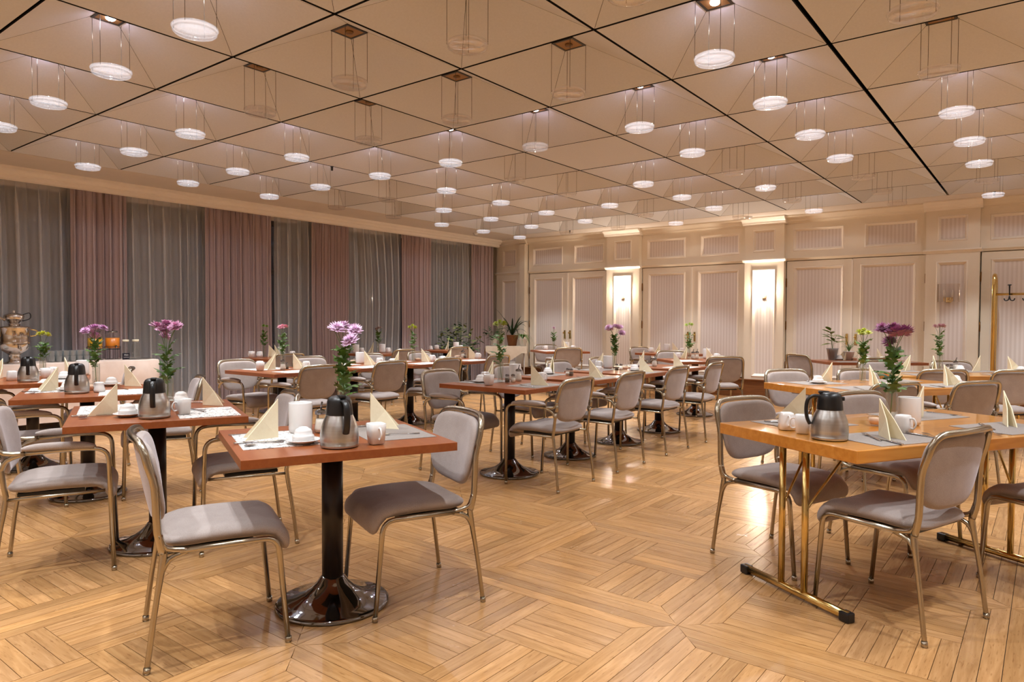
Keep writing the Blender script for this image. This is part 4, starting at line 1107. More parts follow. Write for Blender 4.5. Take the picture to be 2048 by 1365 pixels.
def p_sugar_shaker():
    t = thing('sugar_dispenser', '', 'sugar dispenser')
    obj('jar', MB().lathe([(0.0, 0.001), (0.024, 0.0), (0.029, 0.004), (0.030, 0.02), (0.026, 0.045), (0.023, 0.065), (0.024, 0.085)], 24), 'glass', t)
    obj('filling', MB().lathe([(0.0, 0.003), (0.026, 0.004), (0.0275, 0.02), (0.024, 0.044), (0.0215, 0.062), (0.0, 0.064)], 20), 'sugar', t)
    obj('lid', MB().lathe([(0.026, 0.083), (0.027, 0.086), (0.026, 0.098), (0.018, 0.104), (0.006, 0.106), (0.0055, 0.108), (0.0, 0.108)], 20).tube([(0, 0, 0.104), (0.004, 0, 0.122), (0.010, 0, 0.140)], 0.0045, 8), 'chrome', t)
    return t
def p_sugar_bowl():
    t = thing('sugar_bowl', '', 'sugar bowl')
    obj('bowl', MB().lathe([(0.0, 0.001), (0.022, 0.0), (0.030, 0.006), (0.038, 0.022), (0.038, 0.036), (0.032, 0.046), (0.034, 0.050)], 24), 'glass', t)
    obj('filling', MB().lathe([(0.0, 0.004), (0.026, 0.006), (0.0355, 0.022), (0.034, 0.036), (0.0, 0.040)], 20), 'sugar_pink', t)
    obj('spoon', MB().tube([(0.0, 0, 0.03), (0.030, 0.004, 0.062), (0.045, 0.006, 0.082)], 0.0022, 6), 'silver', t)
    return t
def p_creamer():
    t = thing('milk_jug', '', 'milk jug')
    obj('body', MB().lathe([(0.0, 0.001), (0.032, 0.0), (0.036, 0.004), (0.037, 0.018), (0.030, 0.040), (0.026, 0.056), (0.030, 0.068), (0.028, 0.069), (0.024, 0.056), (0.0, 0.05)], 24), 'porcelain', t)
    obj('handle', MB().tube(smooth_path([(0.026, 0, 0.060), (0.045, 0, 0.058), (0.050, 0, 0.038), (0.036, 0, 0.020)], 4), 0.004, 8), 'porcelain', t)
    return t
def p_vase():
    t = thing('flower_vase', '', 'vase')
    obj('glass_tube', MB().lathe([(0.0, 0.001), (0.024, 0.0), (0.026, 0.004), (0.026, 0.17), (0.027, 0.176), (0.0255, 0.176), (0.0245, 0.17), (0.0245, 0.012), (0.0, 0.010)], 24), 'glass', t)
    return t
def mesh_knife():
    mb = MB(); mb.tube([(-0.105, 0, 0.004), (-0.10, 0, 0.0045), (-0.06, 0, 0.0045), (-0.015, 0, 0.0038), (-0.005, 0, 0.003)], [0.004, 0.0065, 0.0068, 0.0055, 0.004], 8, flat=0.6)
    mb.add([(-0.006, -0.006, 0.002), (0.09, -0.009, 0.002), (0.108, 0.002, 0.002), (0.09, 0.007, 0.002), (-0.006, 0.005, 0.002), (-0.006, -0.006, 0.0035), (0.09, -0.009, 0.0032), (0.108, 0.002, 0.003), (0.09, 0.007, 0.0035), (-0.006, 0.005, 0.0038)],
           [(5, 6, 7, 8, 9), (4, 3, 2, 1, 0), (0, 1, 6, 5), (1, 2, 7, 6), (2, 3, 8, 7), (3, 4, 9, 8), (4, 0, 5, 9)], False); return mb
def mesh_fork():
    mb = MB(); mb.tube([(-0.095, 0, 0.003), (-0.085, 0, 0.003), (-0.03, 0, 0.004), (0.03, 0, 0.006), (0.045, 0, 0.005)], [0.006, 0.006, 0.003, 0.0025, 0.004], 8, flat=0.45)
    mb.box((0.052, 0, 0.0045), (0.022, 0.021, 0.002))
    for k in range(4): mb.tube([(0.060, -0.009+0.006*k, 0.0045), (0.080, -0.009+0.006*k, 0.004), (0.098, -0.009+0.006*k, 0.008)], 0.0013, 5)
    return mb
def mesh_spoon():
    mb = MB(); mb.tube([(-0.08, 0, 0.003), (-0.07, 0, 0.003), (-0.02, 0, 0.004), (0.03, 0, 0.007), (0.042, 0, 0.006)], [0.005, 0.005, 0.0026, 0.002, 0.003], 8, flat=0.45)
    def md(a, b): return (0.062+a, b, 0.004+10*(a*a+b*b*2)*0.35)
    pad(mb, [(0.024*cos(2*pi*k/16), 0.0155*sin(2*pi*k/16)) for k in range(16)], md, 0.0016, edge=0.3); return mb
MESH = {}
def shared(name, fn, mat):
    if name not in MESH:
        me = fn().mesh(name); me.materials.append(M[mat]); MESH[name] = me
    return MESH[name]
def placemat(k, lx, ly, rot, kind, label, sx=0.42, sy=0.30):
    cx, cy, r, _, _, _ = TABLES[k]; a = radians(r)
    nm = 'mat_'+kind
    if nm not in MESH:
        me = MB().box((0, 0, 0.0012), (sx, sy, 0.0022)).mesh('placemat'); me.materials.append(M['mat_white' if kind == 'w' else 'mat_grey']); MESH[nm] = me
    o = obj('placemat', MESH[nm], None, None, (cx+lx*cos(a)-ly*sin(a), cy+lx*sin(a)+ly*cos(a), ZT), (0, 0, a+radians(rot)))
    tag(o, label, 'placemat', 'placemats')
MATS = [('T1', -0.02, -0.245, 0, 'w', 'near left'), ('T1', 0.02, 0.255, 0, 'g', 'far right'), ('T2', -0.21, -0.235, 0, 'w', 'near left'), ('T2', 0.20, 0.24, 0, 'w', 'far right'),
        ('T3', -0.20, -0.22, 0, 'w', 'near left'), ('T3', 0.20, 0.23, 0, 'w', 'far right'), ('T4', 0.18, 0.22, 0, 'w', 'right')]
for k in ('M1', 'M2', 'M3', 'M4', 'K1', 'K2', 'K3', 'K4'):
    MATS += [(k, -0.27, 0, 90, 'g' if k[0] == 'M' else 'w', 'left'), (k, 0.27, 0, 90, 'g' if k[0] == 'M' and k != 'M4' else 'w', 'right')]
for k in ('R1', 'R2', 'R3'): MATS += [(k, -0.42, -0.24, 0, 'g', 'near left'), (k, 0.40, -0.24, 0, 'g', 'near right'), (k, -0.42, 0.24, 0, 'g', 'far left'), (k, 0.40, 0.24, 0, 'g', 'far right')]
MATS += [('M5', 0.2, -0.2, 0, 'w', 'near'), ('N1', 0, -0.2, 0, 'w', 'near'), ('R4', -0.3, -0.2, 0, 'g', 'left'), ('R4', 0.3, -0.2, 0, 'g', 'right')]
for k, lx, ly, rt, kd, pos in MATS: placemat(k, lx, ly, rt, kd, '%s placemat, %s one on %s' % ('white line-patterned' if kd == 'w' else 'grey woven', pos, TPH[k]))

def leaf_mesh(kind=0):
    out = []
    lobes = [(0, 0), (0.10, 0.16), (0.30, 0.20), (0.34, 0.34), (0.20, 0.36), (0.16, 0.46), (0.36, 0.56), (0.30, 0.70), (0.14, 0.68), (0.10, 0.84), (0, 1.0)] if kind == 0 else [(0, 0), (0.10, 0.15), (0.2, 0.4), (0.17, 0.7), (0, 1.0)]
    n = len(lobes); vs = []
    for x, y in lobes: vs.append((x*0.9, y, 0.10*sin(pi*y)-0.25*x))
    for x, y in lobes: vs.append((0, y, 0.12*sin(pi*y)))
    for x, y in lobes: vs.append((-x*0.9, y, 0.10*sin(pi*y)-0.25*x))
    fs = []
    for i in range(n-1):
        fs += [(i, i+1, n+i+1, n+i), (n+i, n+i+1, 2*n+i+1, 2*n+i)]
    mb = MB().add(vs, fs); me = mb.mesh('leaf'); return me
LEAF = {}
def leaf(parent, p, d, size, mat='green', kind=0, name='leaf', roll=0.0):
    key = (kind, mat)
    if key not in LEAF: me = leaf_mesh(kind); me.materials.append(M[mat]); LEAF[key] = me
    d = Vector(d).normalized(); q = d.to_track_quat('Y', 'Z')
    o = bpy.data.objects.new(name, LEAF[key]); COL.objects.link(o); o.parent = parent; o.location = p
    o.rotation_mode = 'QUATERNION'; o.rotation_quaternion = q @ Vector((0, 1, 0)).rotation_difference(Vector((0, 1, 0))) ; o.scale = (size, size, size)
    return o
BLOOM = {}
def bloom_mesh(tone, seed, style):
    key = (tone, style)
    if key in BLOOM: return BLOOM[key]
    rnd = random.Random(seed); mb = MB()
    layers = [(26, 0.041, -8, 0.0), (24, 0.038, 10, 0.003), (20, 0.032, 30, 0.006), (14, 0.021, 55, 0.008)] if style == 0 else [(20, 0.027, -6, 0.0), (18, 0.024, 16, 0.003), (14, 0.020, 40, 0.006), (10, 0.013, 66, 0.008)]
    for n, L, el, z in layers:
        for k in range(n):
            a = 2*pi*(k+rnd.random()*0.5)/n; e = radians(el+rnd.uniform(-8, 8)); l = L*rnd.uniform(0.85, 1.1); w_ = l*0.17
            d = Vector((cos(a)*cos(e), sin(a)*cos(e), sin(e))); s = Vector((-sin(a), cos(a), 0)); b = Vector((0, 0, z)); up = Vector((0, 0, 1))*l*0.10
            p = [b+d*0.003, b+d*l*0.55+s*w_-up*0.3, b+d*l+up, b+d*l*0.55-s*w_-up*0.3]
            mb.add(p, [(0, 1, 2, 3)], True)
    mb.lathe([(0.0, -0.006), (0.005, -0.004), (0.007, 0.0), (0.005, 0.005), (0.0, 0.006)], 8)
    me = mb.mesh('blossom'); me.materials.append(M['bloom_'+tone]); BLOOM[key] = me; return me
def flowers(x, y, z, tone, n, h, label, seed):
    rnd = random.Random(seed)
    t = thing('chrysanthemum_stem', label, 'flower', (x, y, z), rnd.uniform(0, 6.28), 'cut chrysanthemums')
    fork_z = h*rnd.uniform(0.58, 0.66); tx, ty = rnd.uniform(-0.012, 0.012), rnd.uniform(-0.012, 0.012)
    st = MB().tube(smooth_path([(rnd.uniform(-0.012, 0.012), rnd.uniform(-0.012, 0.012), 0.014), (tx*0.5, ty*0.5, 0.15), (tx, ty, fork_z), (tx*1.1, ty*1.1, fork_z+0.02)], 4), 0.0026, 6)
    heads = []; big = tone.startswith('p') and n >= 5
    sp = 0.066 if big else 0.042
    for k in range(n):
        a = 2*pi*k/max(1, n-1)+rnd.uniform(-0.3, 0.3); r = 0.0 if k == 0 else sp*rnd.uniform(0.75, 1.15)
        if n == 1: r = 0
        p = Vector((tx+r*cos(a), ty+r*sin(a), h-0.018-(0.0 if k == 0 else rnd.uniform(0.0, 0.028))))
        heads.append(p); st.tube(smooth_path([(tx, ty, fork_z+rnd.uniform(-0.02, 0.01)), (tx+(p.x-tx)*0.35, ty+(p.y-ty)*0.35, fork_z+(p.z-fork_z)*0.55), tuple(p)], 4), 0.0015, 5)
    if big: p = Vector((tx+0.07, ty-0.03, h-0.085)); heads.append(p); st.tube(smooth_path([(tx, ty, fork_z), (tx+0.04, ty-0.01, fork_z+0.04), tuple(p)], 4), 0.0013, 5)
    obj('stem', st, 'stem', t)
    me = bloom_mesh(tone, seed, 0 if big else 1)
    for k, p in enumerate(heads):
        o = bpy.data.objects.new('blossom', me); COL.objects.link(o); o.parent = t; o.location = p
        dx = p.x-tx; dy = p.y-ty; o.rotation_euler = (-dy*7, dx*7, rnd.uniform(0, 6)); s = rnd.uniform(0.9, 1.15)*(1.05 if big else 1.25); o.scale = (s, s, s)
    nl = 22 if n >= 4 else 16
    for k in range(nl):
        zz = 0.14+(fork_z+0.05-0.14)*(k+rnd.random())/nl; a = k*2.4+rnd.uniform(-0.4, 0.4); el = rnd.uniform(0.1, 1.5)
        leaf(t, (tx*0.8, ty*0.8, zz), (cos(a), sin(a), el), rnd.uniform(0.055, 0.105), 'green')
    return t

NAMES = {'napkin': 'cream paper napkin folded upright', 'bin': 'white porcelain table bin', 'bowl': 'white upturned cup on saucer', 'carafe': 'steel thermos jug with black lid and handle',
 'mug': 'white square mug standing upright', 'mug_inv': 'white mug turned upside down', 'vase': 'clear glass tube vase', 'salt': 'glass salt shaker with chrome cap', 'pepper': 'glass pepper shaker with chrome cap',
 'shaker_sugar': 'glass sugar dispenser with chrome spout', 'sugar_bowl': 'glass sugar bowl with pink packets', 'creamer': 'small white milk jug', 'knife': 'steel table knife', 'fork': 'steel fork', 'spoon': 'steel teaspoon'}
FCOL = {'pinklight': 'pale pink', 'pink': 'rose pink', 'pink2': 'lilac pink', 'pink3': 'pink', 'pink4': 'dusty pink', 'pink5': 'salmon pink', 'purple': 'deep purple pink', 'green': 'yellow-green', 'green2': 'yellow-green', 'green3': 'lime green', 'green4': 'yellow-green', 'green5': 'green', 'green6': 'lime yellow', 'pale': 'faded brownish pink', 'pale2': 'pale rose'}
ST = {'mug': Stock(lambda: p_mug(False)), 'mug_inv': Stock(lambda: p_mug(True)), 'saucer': Stock(p_saucer), 'cup': Stock(p_cup), 'bin': Stock(p_bin), 'carafe': Stock(p_carafe), 'salt': Stock(lambda: p_shaker('sugar', 'salt')),
      'pepper': Stock(lambda: p_shaker('pepper', 'pepper')), 'shaker_sugar': Stock(p_sugar_shaker), 'sugar_bowl': Stock(p_sugar_bowl), 'creamer': Stock(p_creamer), 'vase': Stock(p_vase)}
GRP = {'napkin': 'folded cream napkins', 'bin': 'white table bins', 'bowl': 'upturned cups on saucers', 'carafe': 'steel thermos jugs', 'mug': 'white mugs', 'mug_inv': 'white mugs', 'vase': 'glass tube vases', 'salt': 'salt shakers', 'pepper': 'pepper shakers',
       'shaker_sugar': 'sugar dispensers', 'sugar_bowl': 'sugar bowls', 'creamer': 'milk jugs', 'knife': 'table knives', 'fork': 'forks', 'spoon': 'teaspoons'}
cnt = {}
for it in ITEMS: cnt.setdefault((it[0], it[1]), []).append(it[-1])
for v in cnt.values(): v.sort()
sd = 100
mats_xy = []
for it in ITEMS:
    k, kind, x, y = it[:4]; px = it[-1]; ex = it[4:-1]; sd += 1
    lst = cnt[(k, kind)]; lab = '%s%s on %s' % (ordinal(lst.index(px), len(lst)), NAMES[kind], TPH[k])
    zz = ZT+0.0024
    if kind == 'napkin':
        o = obj('napkin', mk_napkin(*ex), 'napkin', None, (x, y, zz)); tag(o, lab, 'napkin', GRP[kind])
    elif kind in ('knife', 'fork', 'spoon'):
        me = shared(kind, {'knife': mesh_knife, 'fork': mesh_fork, 'spoon': mesh_spoon}[kind], 'silver')
        dx, dy = cos(radians(ex[0])), sin(radians(ex[0]))
        off = 0.09 if kind != 'knife' else 0.10
        # the stored point is the handle end: shift towards the middle, clamped to the table
        cx, cy, r, sx, sy, _ = TABLES[k]; a = radians(r); px_, py_ = x+dx*off, y+dy*off
        lx = (px_-cx)*cos(a)+(py_-cy)*sin(a); ly = -(px_-cx)*sin(a)+(py_-cy)*cos(a)
        da = radians(ex[0])-a; hx = sx/2-0.012-0.105*abs(cos(da)); hy = sy/2-0.012-0.105*abs(sin(da))
        lx = max(-hx, min(hx, lx)); ly = max(-hy, min(hy, ly))
        o = obj({'knife': 'table_knife', 'fork': 'fork', 'spoon': 'teaspoon'}[kind], me, None, None, (cx+lx*cos(a)-ly*sin(a), cy+lx*sin(a)+ly*cos(a), zz), (0, 0, radians(ex[0]))); tag(o, lab, kind, GRP[kind])
    elif kind == 'bowl':
        o_ = ordinal(lst.index(px), len(lst))
        ST['saucer'].place((x, y, zz), 0.0, '%swhite saucer, under an upturned cup on %s' % (o_, TPH[k]), 'white saucers')
        ST['cup'].place((x, y, zz), 0.0, '%swhite upturned cup standing on its saucer on %s' % (o_, TPH[k]), 'upturned white cups')
    elif kind == 'vase':
        tone, n, h = ex
        ST['vase'].place((x, y, zz), 0, 'glass tube vase with %s flowers on %s' % (FCOL[tone], TPH[k]), GRP[kind])
        flowers(x, y, zz, tone, n, h, '%s chrysanthemum stem in the vase on %s' % (FCOL[tone], TPH[k]), sd)
    else:
        ST[kind].place((x, y, zz), radians(ex[0]) if ex else 0.0, lab, GRP[kind])

# ---------------------------------------------------------------- buffet by the curtains
def cloth_table(name, label, x0, x1, y0, y1, zt, drop, seed, mat, cat='table'):
    rnd = random.Random(seed); mb = MB(); N = []
    per = []; st = 0.05
    def edge(ax, ay, bx, by, ox, oy):
        L = hypot(bx-ax, by-ay); n = max(2, int(L/st))
        for k in range(n): per.append((ax+(bx-ax)*k/n, ay+(by-ay)*k/n, ox, oy))
    edge(x0, y0, x1, y0, 0, -1); edge(x1, y0, x1, y1, 1, 0); edge(x1, y1, x0, y1, 0, 1); edge(x0, y1, x0, y0, -1, 0)
    rows = [0, 0.02, 0.35, 0.7, 1.0]; vs = []; n = len(per); ph = rnd.uniform(0, 6)
    for r in rows:
        for k, (x, y, ox, oy) in enumerate(per):
            wv = 0.010*sin(k*0.9+ph)+0.008*sin(k*0.37)
            o = 0.004+(0.012+0.02*r+wv*r) if r > 0 else 0.0
            vs.append((x+ox*o, y+oy*o, zt-drop*r if r > 0 else zt))
    fs = [(j*n+k, j*n+(k+1) % n, (j+1)*n+(k+1) % n, (j+1)*n+k) for j in range(len(rows)-1) for k in range(n)] + [tuple(range(n))[::-1]]
    mb.add(vs, fs, True)
    return tag(obj(name, mb, mat), label, cat)
BT = thing('buffet_table', 'long buffet table hidden under a pale pink cloth by the curtains', 'table', (-9.12, 2.45, 0))
obj('tabletop', MB().box((0, 0, 0.755), (0.56, 3.36, 0.03)), 'cherry', BT)
for sx in (-0.24, 0.24):
    for sy in (-1.6, 0, 1.6): obj('leg', MB().box((sx, sy, 0.37), (0.04, 0.04, 0.74)), 'nickel', BT)
cloth_table('tablecloth', 'pale pink cloth draped over the long buffet table', -9.42, -8.82, 0.75, 4.15, 0.778, 0.66, 4, 'cloth', 'tablecloth')
ZB2 = 0.779
def samovar(x, y):
    t = thing('samovar', 'polished steel samovar with a teapot on top, on the buffet', 'samovar', (x, y, ZB2))
    obj('foot', MB().lathe([(0.0, 0.0), (0.085, 0.0), (0.088, 0.012), (0.062, 0.03), (0.055, 0.09), (0.07, 0.11)], 28), 'bright_steel', t)
    obj('body', MB().lathe([(0.0, 0.105), (0.07, 0.11), (0.125, 0.15), (0.15, 0.20), (0.155, 0.24), (0.15, 0.25), (0.148, 0.385), (0.158, 0.395), (0.155, 0.405), (0.06, 0.415), (0.055, 0.43), (0.07, 0.44), (0.0, 0.44)], 36), 'bright_steel', t)
    for s in (-1, 1):
        obj('handle', MB().tube(smooth_path([(0, s*0.15, 0.30), (0, s*0.21, 0.31), (0, s*0.22, 0.36), (0, s*0.16, 0.375)], 4), 0.007, 8), 'brass', t)
    obj('tap', MB().tube([(0.14, 0, 0.17), (0.20, 0, 0.17), (0.205, 0, 0.145)], 0.010, 8).lathe([(0.012, 0.17), (0.012, 0.20), (0.022, 0.205), (0.022, 0.212)], 10, Matrix.Translation((0.185, 0, 0))), 'bright_steel', t)
    p = obj('teapot', MB().lathe([(0.0, 0.44), (0.045, 0.442), (0.062, 0.46), (0.095, 0.50), (0.10, 0.525), (0.085, 0.54), (0.06, 0.552), (0.02, 0.562), (0.012, 0.575), (0.016, 0.585), (0.0, 0.59)], 28), 'bright_steel', t)
    obj('spout', MB().tube(smooth_path([(0, -0.08, 0.48), (0, -0.13, 0.51), (0, -0.175, 0.56)], 4), [0.018, 0.016, 0.014, 0.012, 0.011, 0.010, 0.009, 0.009, 0.008], 8), 'bright_steel', p)
    obj('teapot_handle', MB().tube(smooth_path([(0, 0.085, 0.54), (0, 0.15, 0.56), (0, 0.155, 0.50), (0, 0.08, 0.47)], 4), 0.006, 8), 'black', p)
samovar(-9.06, 2.70)
bx = obj('paper_holder', MB().box((0, 0, 0.055), (0.12, 0.12, 0.11), bev=0.01), 'porcelain', None, (-8.97, 2.46, ZB2)); tag(bx, 'white box at the left frame edge on the buffet', 'box')
k = 0
for r in range(2):
    for q in range(7):
        for lv in range(2):
            if r == 1 and q == 6: continue
            y = 3.05+q*0.072; x = -9.02-r*0.075
            g = obj('cut_glass_bowl', MB().lathe([(0.0, 0.002), (0.026, 0.0), (0.028, 0.006), (0.034, 0.05), (0.035, 0.062), (0.033, 0.062), (0.030, 0.01), (0.0, 0.008)], 14, smooth=False), 'cut_glass', None, (x, y, ZB2+0.004+lv*0.062))
            tag(g, '%scut-glass bowl of the %s %s row on the buffet' % (ordinal(q, 7 if r == 0 else 6), 'front' if r == 0 else 'back', 'upper' if lv else 'lower'), 'glass bowl', 'stacked cut-glass bowls'); k += 1
def dispenser(y, mat, what):
    t = thing('juice_dispenser', 'glass %s dispenser in a black wire stand on the buffet' % what, 'drink dispenser', (-9.16, y, ZB2))
    obj('jar', MB().lathe([(0.0, 0.135), (0.075, 0.135), (0.082, 0.145), (0.082, 0.30), (0.06, 0.325), (0.055, 0.335)], 24), 'glass', t)
    obj('juice', MB().lathe([(0.0, 0.139), (0.076, 0.14), (0.078, 0.15), (0.078, 0.265), (0.0, 0.265)], 24), mat, t)
    obj('lid', MB().lathe([(0.058, 0.333), (0.06, 0.34), (0.055, 0.35), (0.01, 0.352), (0.008, 0.365), (0.0, 0.366)], 20), 'chrome', t)
    obj('tap', MB().tube([(0.078, 0, 0.17), (0.11, 0, 0.168), (0.112, 0, 0.150)], 0.008, 8), 'chrome', t)
    st = MB()
    for z in (0.004, 0.125, 0.16): st.tube([(0.086*cos(2*pi*k/20), 0.086*sin(2*pi*k/20), z) for k in range(20)], 0.0028, 5, closed=True)
    for k in range(6): a = 2*pi*k/6; st.tube([(0.086*cos(a), 0.086*sin(a), 0.002), (0.086*cos(a), 0.086*sin(a), 0.16)], 0.0028, 5)
    obj('wire_stand', st, 'black', t)
dispenser(3.56, 'yellow_juice', 'yellow juice'); dispenser(3.76, 'orange_juice', 'orange juice')
for y, w_ in ((3.98, 'left'), (4.10, 'right')):
    t = thing('glass_bottle', '%s empty glass bottle with cream stopper on the buffet end' % w_, 'bottle', (-9.22, y-0.04, ZB2), 0, 'empty glass bottles')
    obj('bottle_glass', MB().lathe([(0.0, 0.002), (0.045, 0.0), (0.05, 0.008), (0.05, 0.17), (0.035, 0.20), (0.034, 0.215)], 20), 'glass', t)
    obj('stopper', MB().lathe([(0.036, 0.212), (0.038, 0.216), (0.038, 0.238), (0.0, 0.24)], 16), 'napkin', t)
sg = thing('menu_sign', 'small dark blue sign with white lettering on the buffet', 'sign', (-8.98, 3.84, ZB2), radians(8))
obj('sign_board', MB().box((0, 0, 0.04), (0.014, 0.085, 0.078), bev=0.002), P('navy_board', (14, 16, 34), 0.4), sg)
def text(body, size, loc, rot, mat, parent, name='lettering', ext=0.0006):
    c = bpy.data.curves.new(name, 'FONT'); c.body = body; c.size = size; c.extrude = ext; c.align_x = 'CENTER'; c.align_y = 'CENTER'
    tmp = bpy.data.objects.new('tmp_text', c); COL.objects.link(tmp); bpy.context.view_layer.update()
    me = bpy.data.meshes.new_from_object(tmp.evaluated_get(bpy.context.evaluated_depsgraph_get())); bpy.data.objects.remove(tmp)
    o = bpy.data.objects.new(name, me); COL.objects.link(o); o.location = loc; o.rotation_euler = rot
    me.materials.clear(); me.materials.append(M[mat] if isinstance(mat, str) else mat)
    if parent: o.parent = parent
    return o
text('Milch', 0.026, (0.0078, 0, 0.056), (pi/2, 0, pi/2), 'porcelain', sg); text('1,5 % Fett', 0.017, (0.0078, 0, 0.028), (pi/2, 0, pi/2), 'porcelain', sg)
pt = obj('serving_tray', MB().lathe([(0.0, 0.0), (0.13, 0.0), (0.15, 0.008), (0.148, 0.010), (0.128, 0.004), (0.0, 0.004)], 32), 'steel', None, (-9.0, 4.0, ZB2)); tag(pt, 'flat round steel tray near the right end of the buffet', 'tray')

# ---------------------------------------------------------------- plant corner
M['bush_green'] = noisy('bush_leaf', (38, 58, 30), (58, 82, 42), (25, 25, 25), 0.5)
PS = thing('plant_stand', 'small table under the cream cloth carrying the potted plants', 'table', (-8.70, 11.05, 0), radians(37.75))
obj('stand_top', MB().box((0, 0, 0.755), (0.78, 0.5, 0.03)), 'cherry', PS)
for a in (-0.36, 0.36):
    for b in (-0.22, 0.22): obj('leg', MB().tube([(a, b, 0), (a, b, 0.742)], 0.011, 8), 'porcelain', PS)
cl = MB(); n = 9
def clp(u, v):
    x, y = (u-0.5)*1.0, (v-0.5)*0.66
    def fold(c, h): return (max(-h, min(h, c)), max(0.0, abs(c)-h))
    hx, hy = 0.405, 0.265; return x, y, hx, hy
# square cloth laid so that its corners hang in points
vs = [(-0.41, -0.27, 0.773), (0.41, -0.27, 0.773), (0.41, 0.27, 0.773), (-0.41, 0.27, 0.773)]
mbc = MB().add(vs, [(0, 1, 2, 3)], False)
def flap(a, b, out, drops):
    a = Vector(a); b = Vector(b); o = Vector(out); m = len(drops); vs = []; fs = []
    for k, d in enumerate(drops):
        p = a+(b-a)*k/(m-1); vs += [p, p+o*(0.012+0.006*sin(k*1.9))+Vector((0, 0, -d*0.5)), p+o*(0.02+0.014*sin(k*1.9))+Vector((0, 0, -d))]
    for k in range(m-1): fs += [(3*k, 3*k+3, 3*k+4, 3*k+1), (3*k+1, 3*k+4, 3*k+5, 3*k+2)]
    mbc.add(vs, fs, True)
flap((-0.41, -0.27, 0.773), (0.41, -0.27, 0.773), (0, -1, 0), [0.10, 0.17, 0.22, 0.27, 0.30, 0.27, 0.20, 0.13, 0.14])
flap((0.41, -0.27, 0.773), (0.41, 0.27, 0.773), (1, 0, 0), [0.30, 0.26, 0.18, 0.12, 0.10])
flap((-0.41, 0.27, 0.773), (-0.41, -0.27, 0.773), (-1, 0, 0), [0.14, 0.2, 0.26, 0.2, 0.12])
flap((0.41, 0.27, 0.773), (-0.41, 0.27, 0.773), (0, 1, 0), [0.12, 0.2, 0.26, 0.2, 0.12])
tag(obj('tablecloth', mbc, 'cloth_white', None, (-8.70, 11.05, 0), (0, 0, radians(37.75))), 'cream cloth with hanging points over the small plant stand', 'tablecloth')
ca, sa = cos(radians(37.75)), sin(radians(37.75))
def on_stand(lx, ly): return (-8.70+lx*ca-ly*sa, 11.05+lx*sa+ly*ca, 0.775)
def pot(t, r0, r1, h, mat, soil=True):
    p = obj('pot', MB().lathe([(0.0, 0.0), (r0, 0.0), (r1, h-0.01), (r1+0.005, h-0.008), (r1+0.005, h), (r1-0.005, h), (r1-0.008, h-0.02), (r0-0.01, 0.01), (0.0, 0.01)], 24), mat, t)
    if soil: obj('soil', MB().lathe([(0.0, h-0.022), (r1-0.009, h-0.022)], 20, cap=False), 'soil', p)
def strap_leaf(mb, p, d, L, w_, droop, up=0.9):
    d = Vector((d[0], d[1], 0)).normalized(); s = Vector((-d.y, d.x, 0)); pts = []
    n = 8
    for k in range(n+1):
        t = k/n; q = Vector(p)+d*L*(t*0.75)*(1-up*0.35)+Vector((0, 0, L*(up*t-droop*t*t))); ww = w_*(1-t)**0.6*(0.6+0.8*t*(1-t)*2); pts.append((q, ww))
    vs = []
    for q, ww in pts: vs += [q-s*ww+Vector((0, 0, ww*0.4)), q, q+s*ww+Vector((0, 0, ww*0.4))]
    fs = []
    for k in range(n): fs += [(3*k, 3*k+3, 3*k+4, 3*k+1), (3*k+1, 3*k+4, 3*k+5, 3*k+2)]
    mb.add(vs, fs); return mb
rnd = random.Random(21)
t = thing('potted_agave', 'dark spiky potted plant in a terracotta pot on the plant stand', 'potted plant', on_stand(0.12, 0.05)); pot(t, 0.085, 0.12, 0.22, 'terracotta')
for k in range(20):
    a = k*2.4+rnd.uniform(-.2, .2); obj('strap_leaf', strap_leaf(MB(), (0, 0, 0.20), (cos(a), sin(a)), rnd.uniform(0.60, 0.85), 0.026, rnd.uniform(0.3, 0.9), rnd.uniform(0.75, 1.1)), 'green_dark', t)
t = thing('potted_spider_plant', 'arching green spider plant in a white pot on the plant stand', 'potted plant', on_stand(0.33, -0.08)); pot(t, 0.06, 0.085, 0.15, 'porcelain')
for k in range(34):
    a = k*2.4+rnd.uniform(-.2, .2); obj('strap_leaf', strap_leaf(MB(), (0, 0, 0.14), (cos(a), sin(a)), rnd.uniform(0.34, 0.50), 0.009, rnd.uniform(0.8, 1.3), 0.9), 'green', t)
t = thing('potted_ivy', 'leafy green plant in the left white pot on the plant stand', 'potted plant', on_stand(-0.26, 0.0)); pot(t, 0.06, 0.085, 0.16, 'porcelain')
stm = MB()
for k in range(12):
    a = k*2.4; L = rnd.uniform(0.10, 0.32); e = Vector((cos(a)*L*0.8, sin(a)*L*0.8, 0.14+rnd.uniform(-0.06, 0.22)))
    stm.tube(smooth_path([(0, 0, 0.13), (e.x*0.5, e.y*0.5, 0.14+(e.z-0.14)*0.8+0.03), tuple(e)], 3), 0.0025, 5)
    for q in range(5):
        f = 0.4+0.15*q; b = rnd.uniform(0, 6.28); leaf(t, (e.x*f, e.y*f, 0.14+(e.z-0.14)*f+0.02), (cos(b), sin(b), rnd.uniform(-0.3, 0.5)), rnd.uniform(0.09, 0.14), 'bush_green', 1)
obj('stems', stm, 'stem', t)

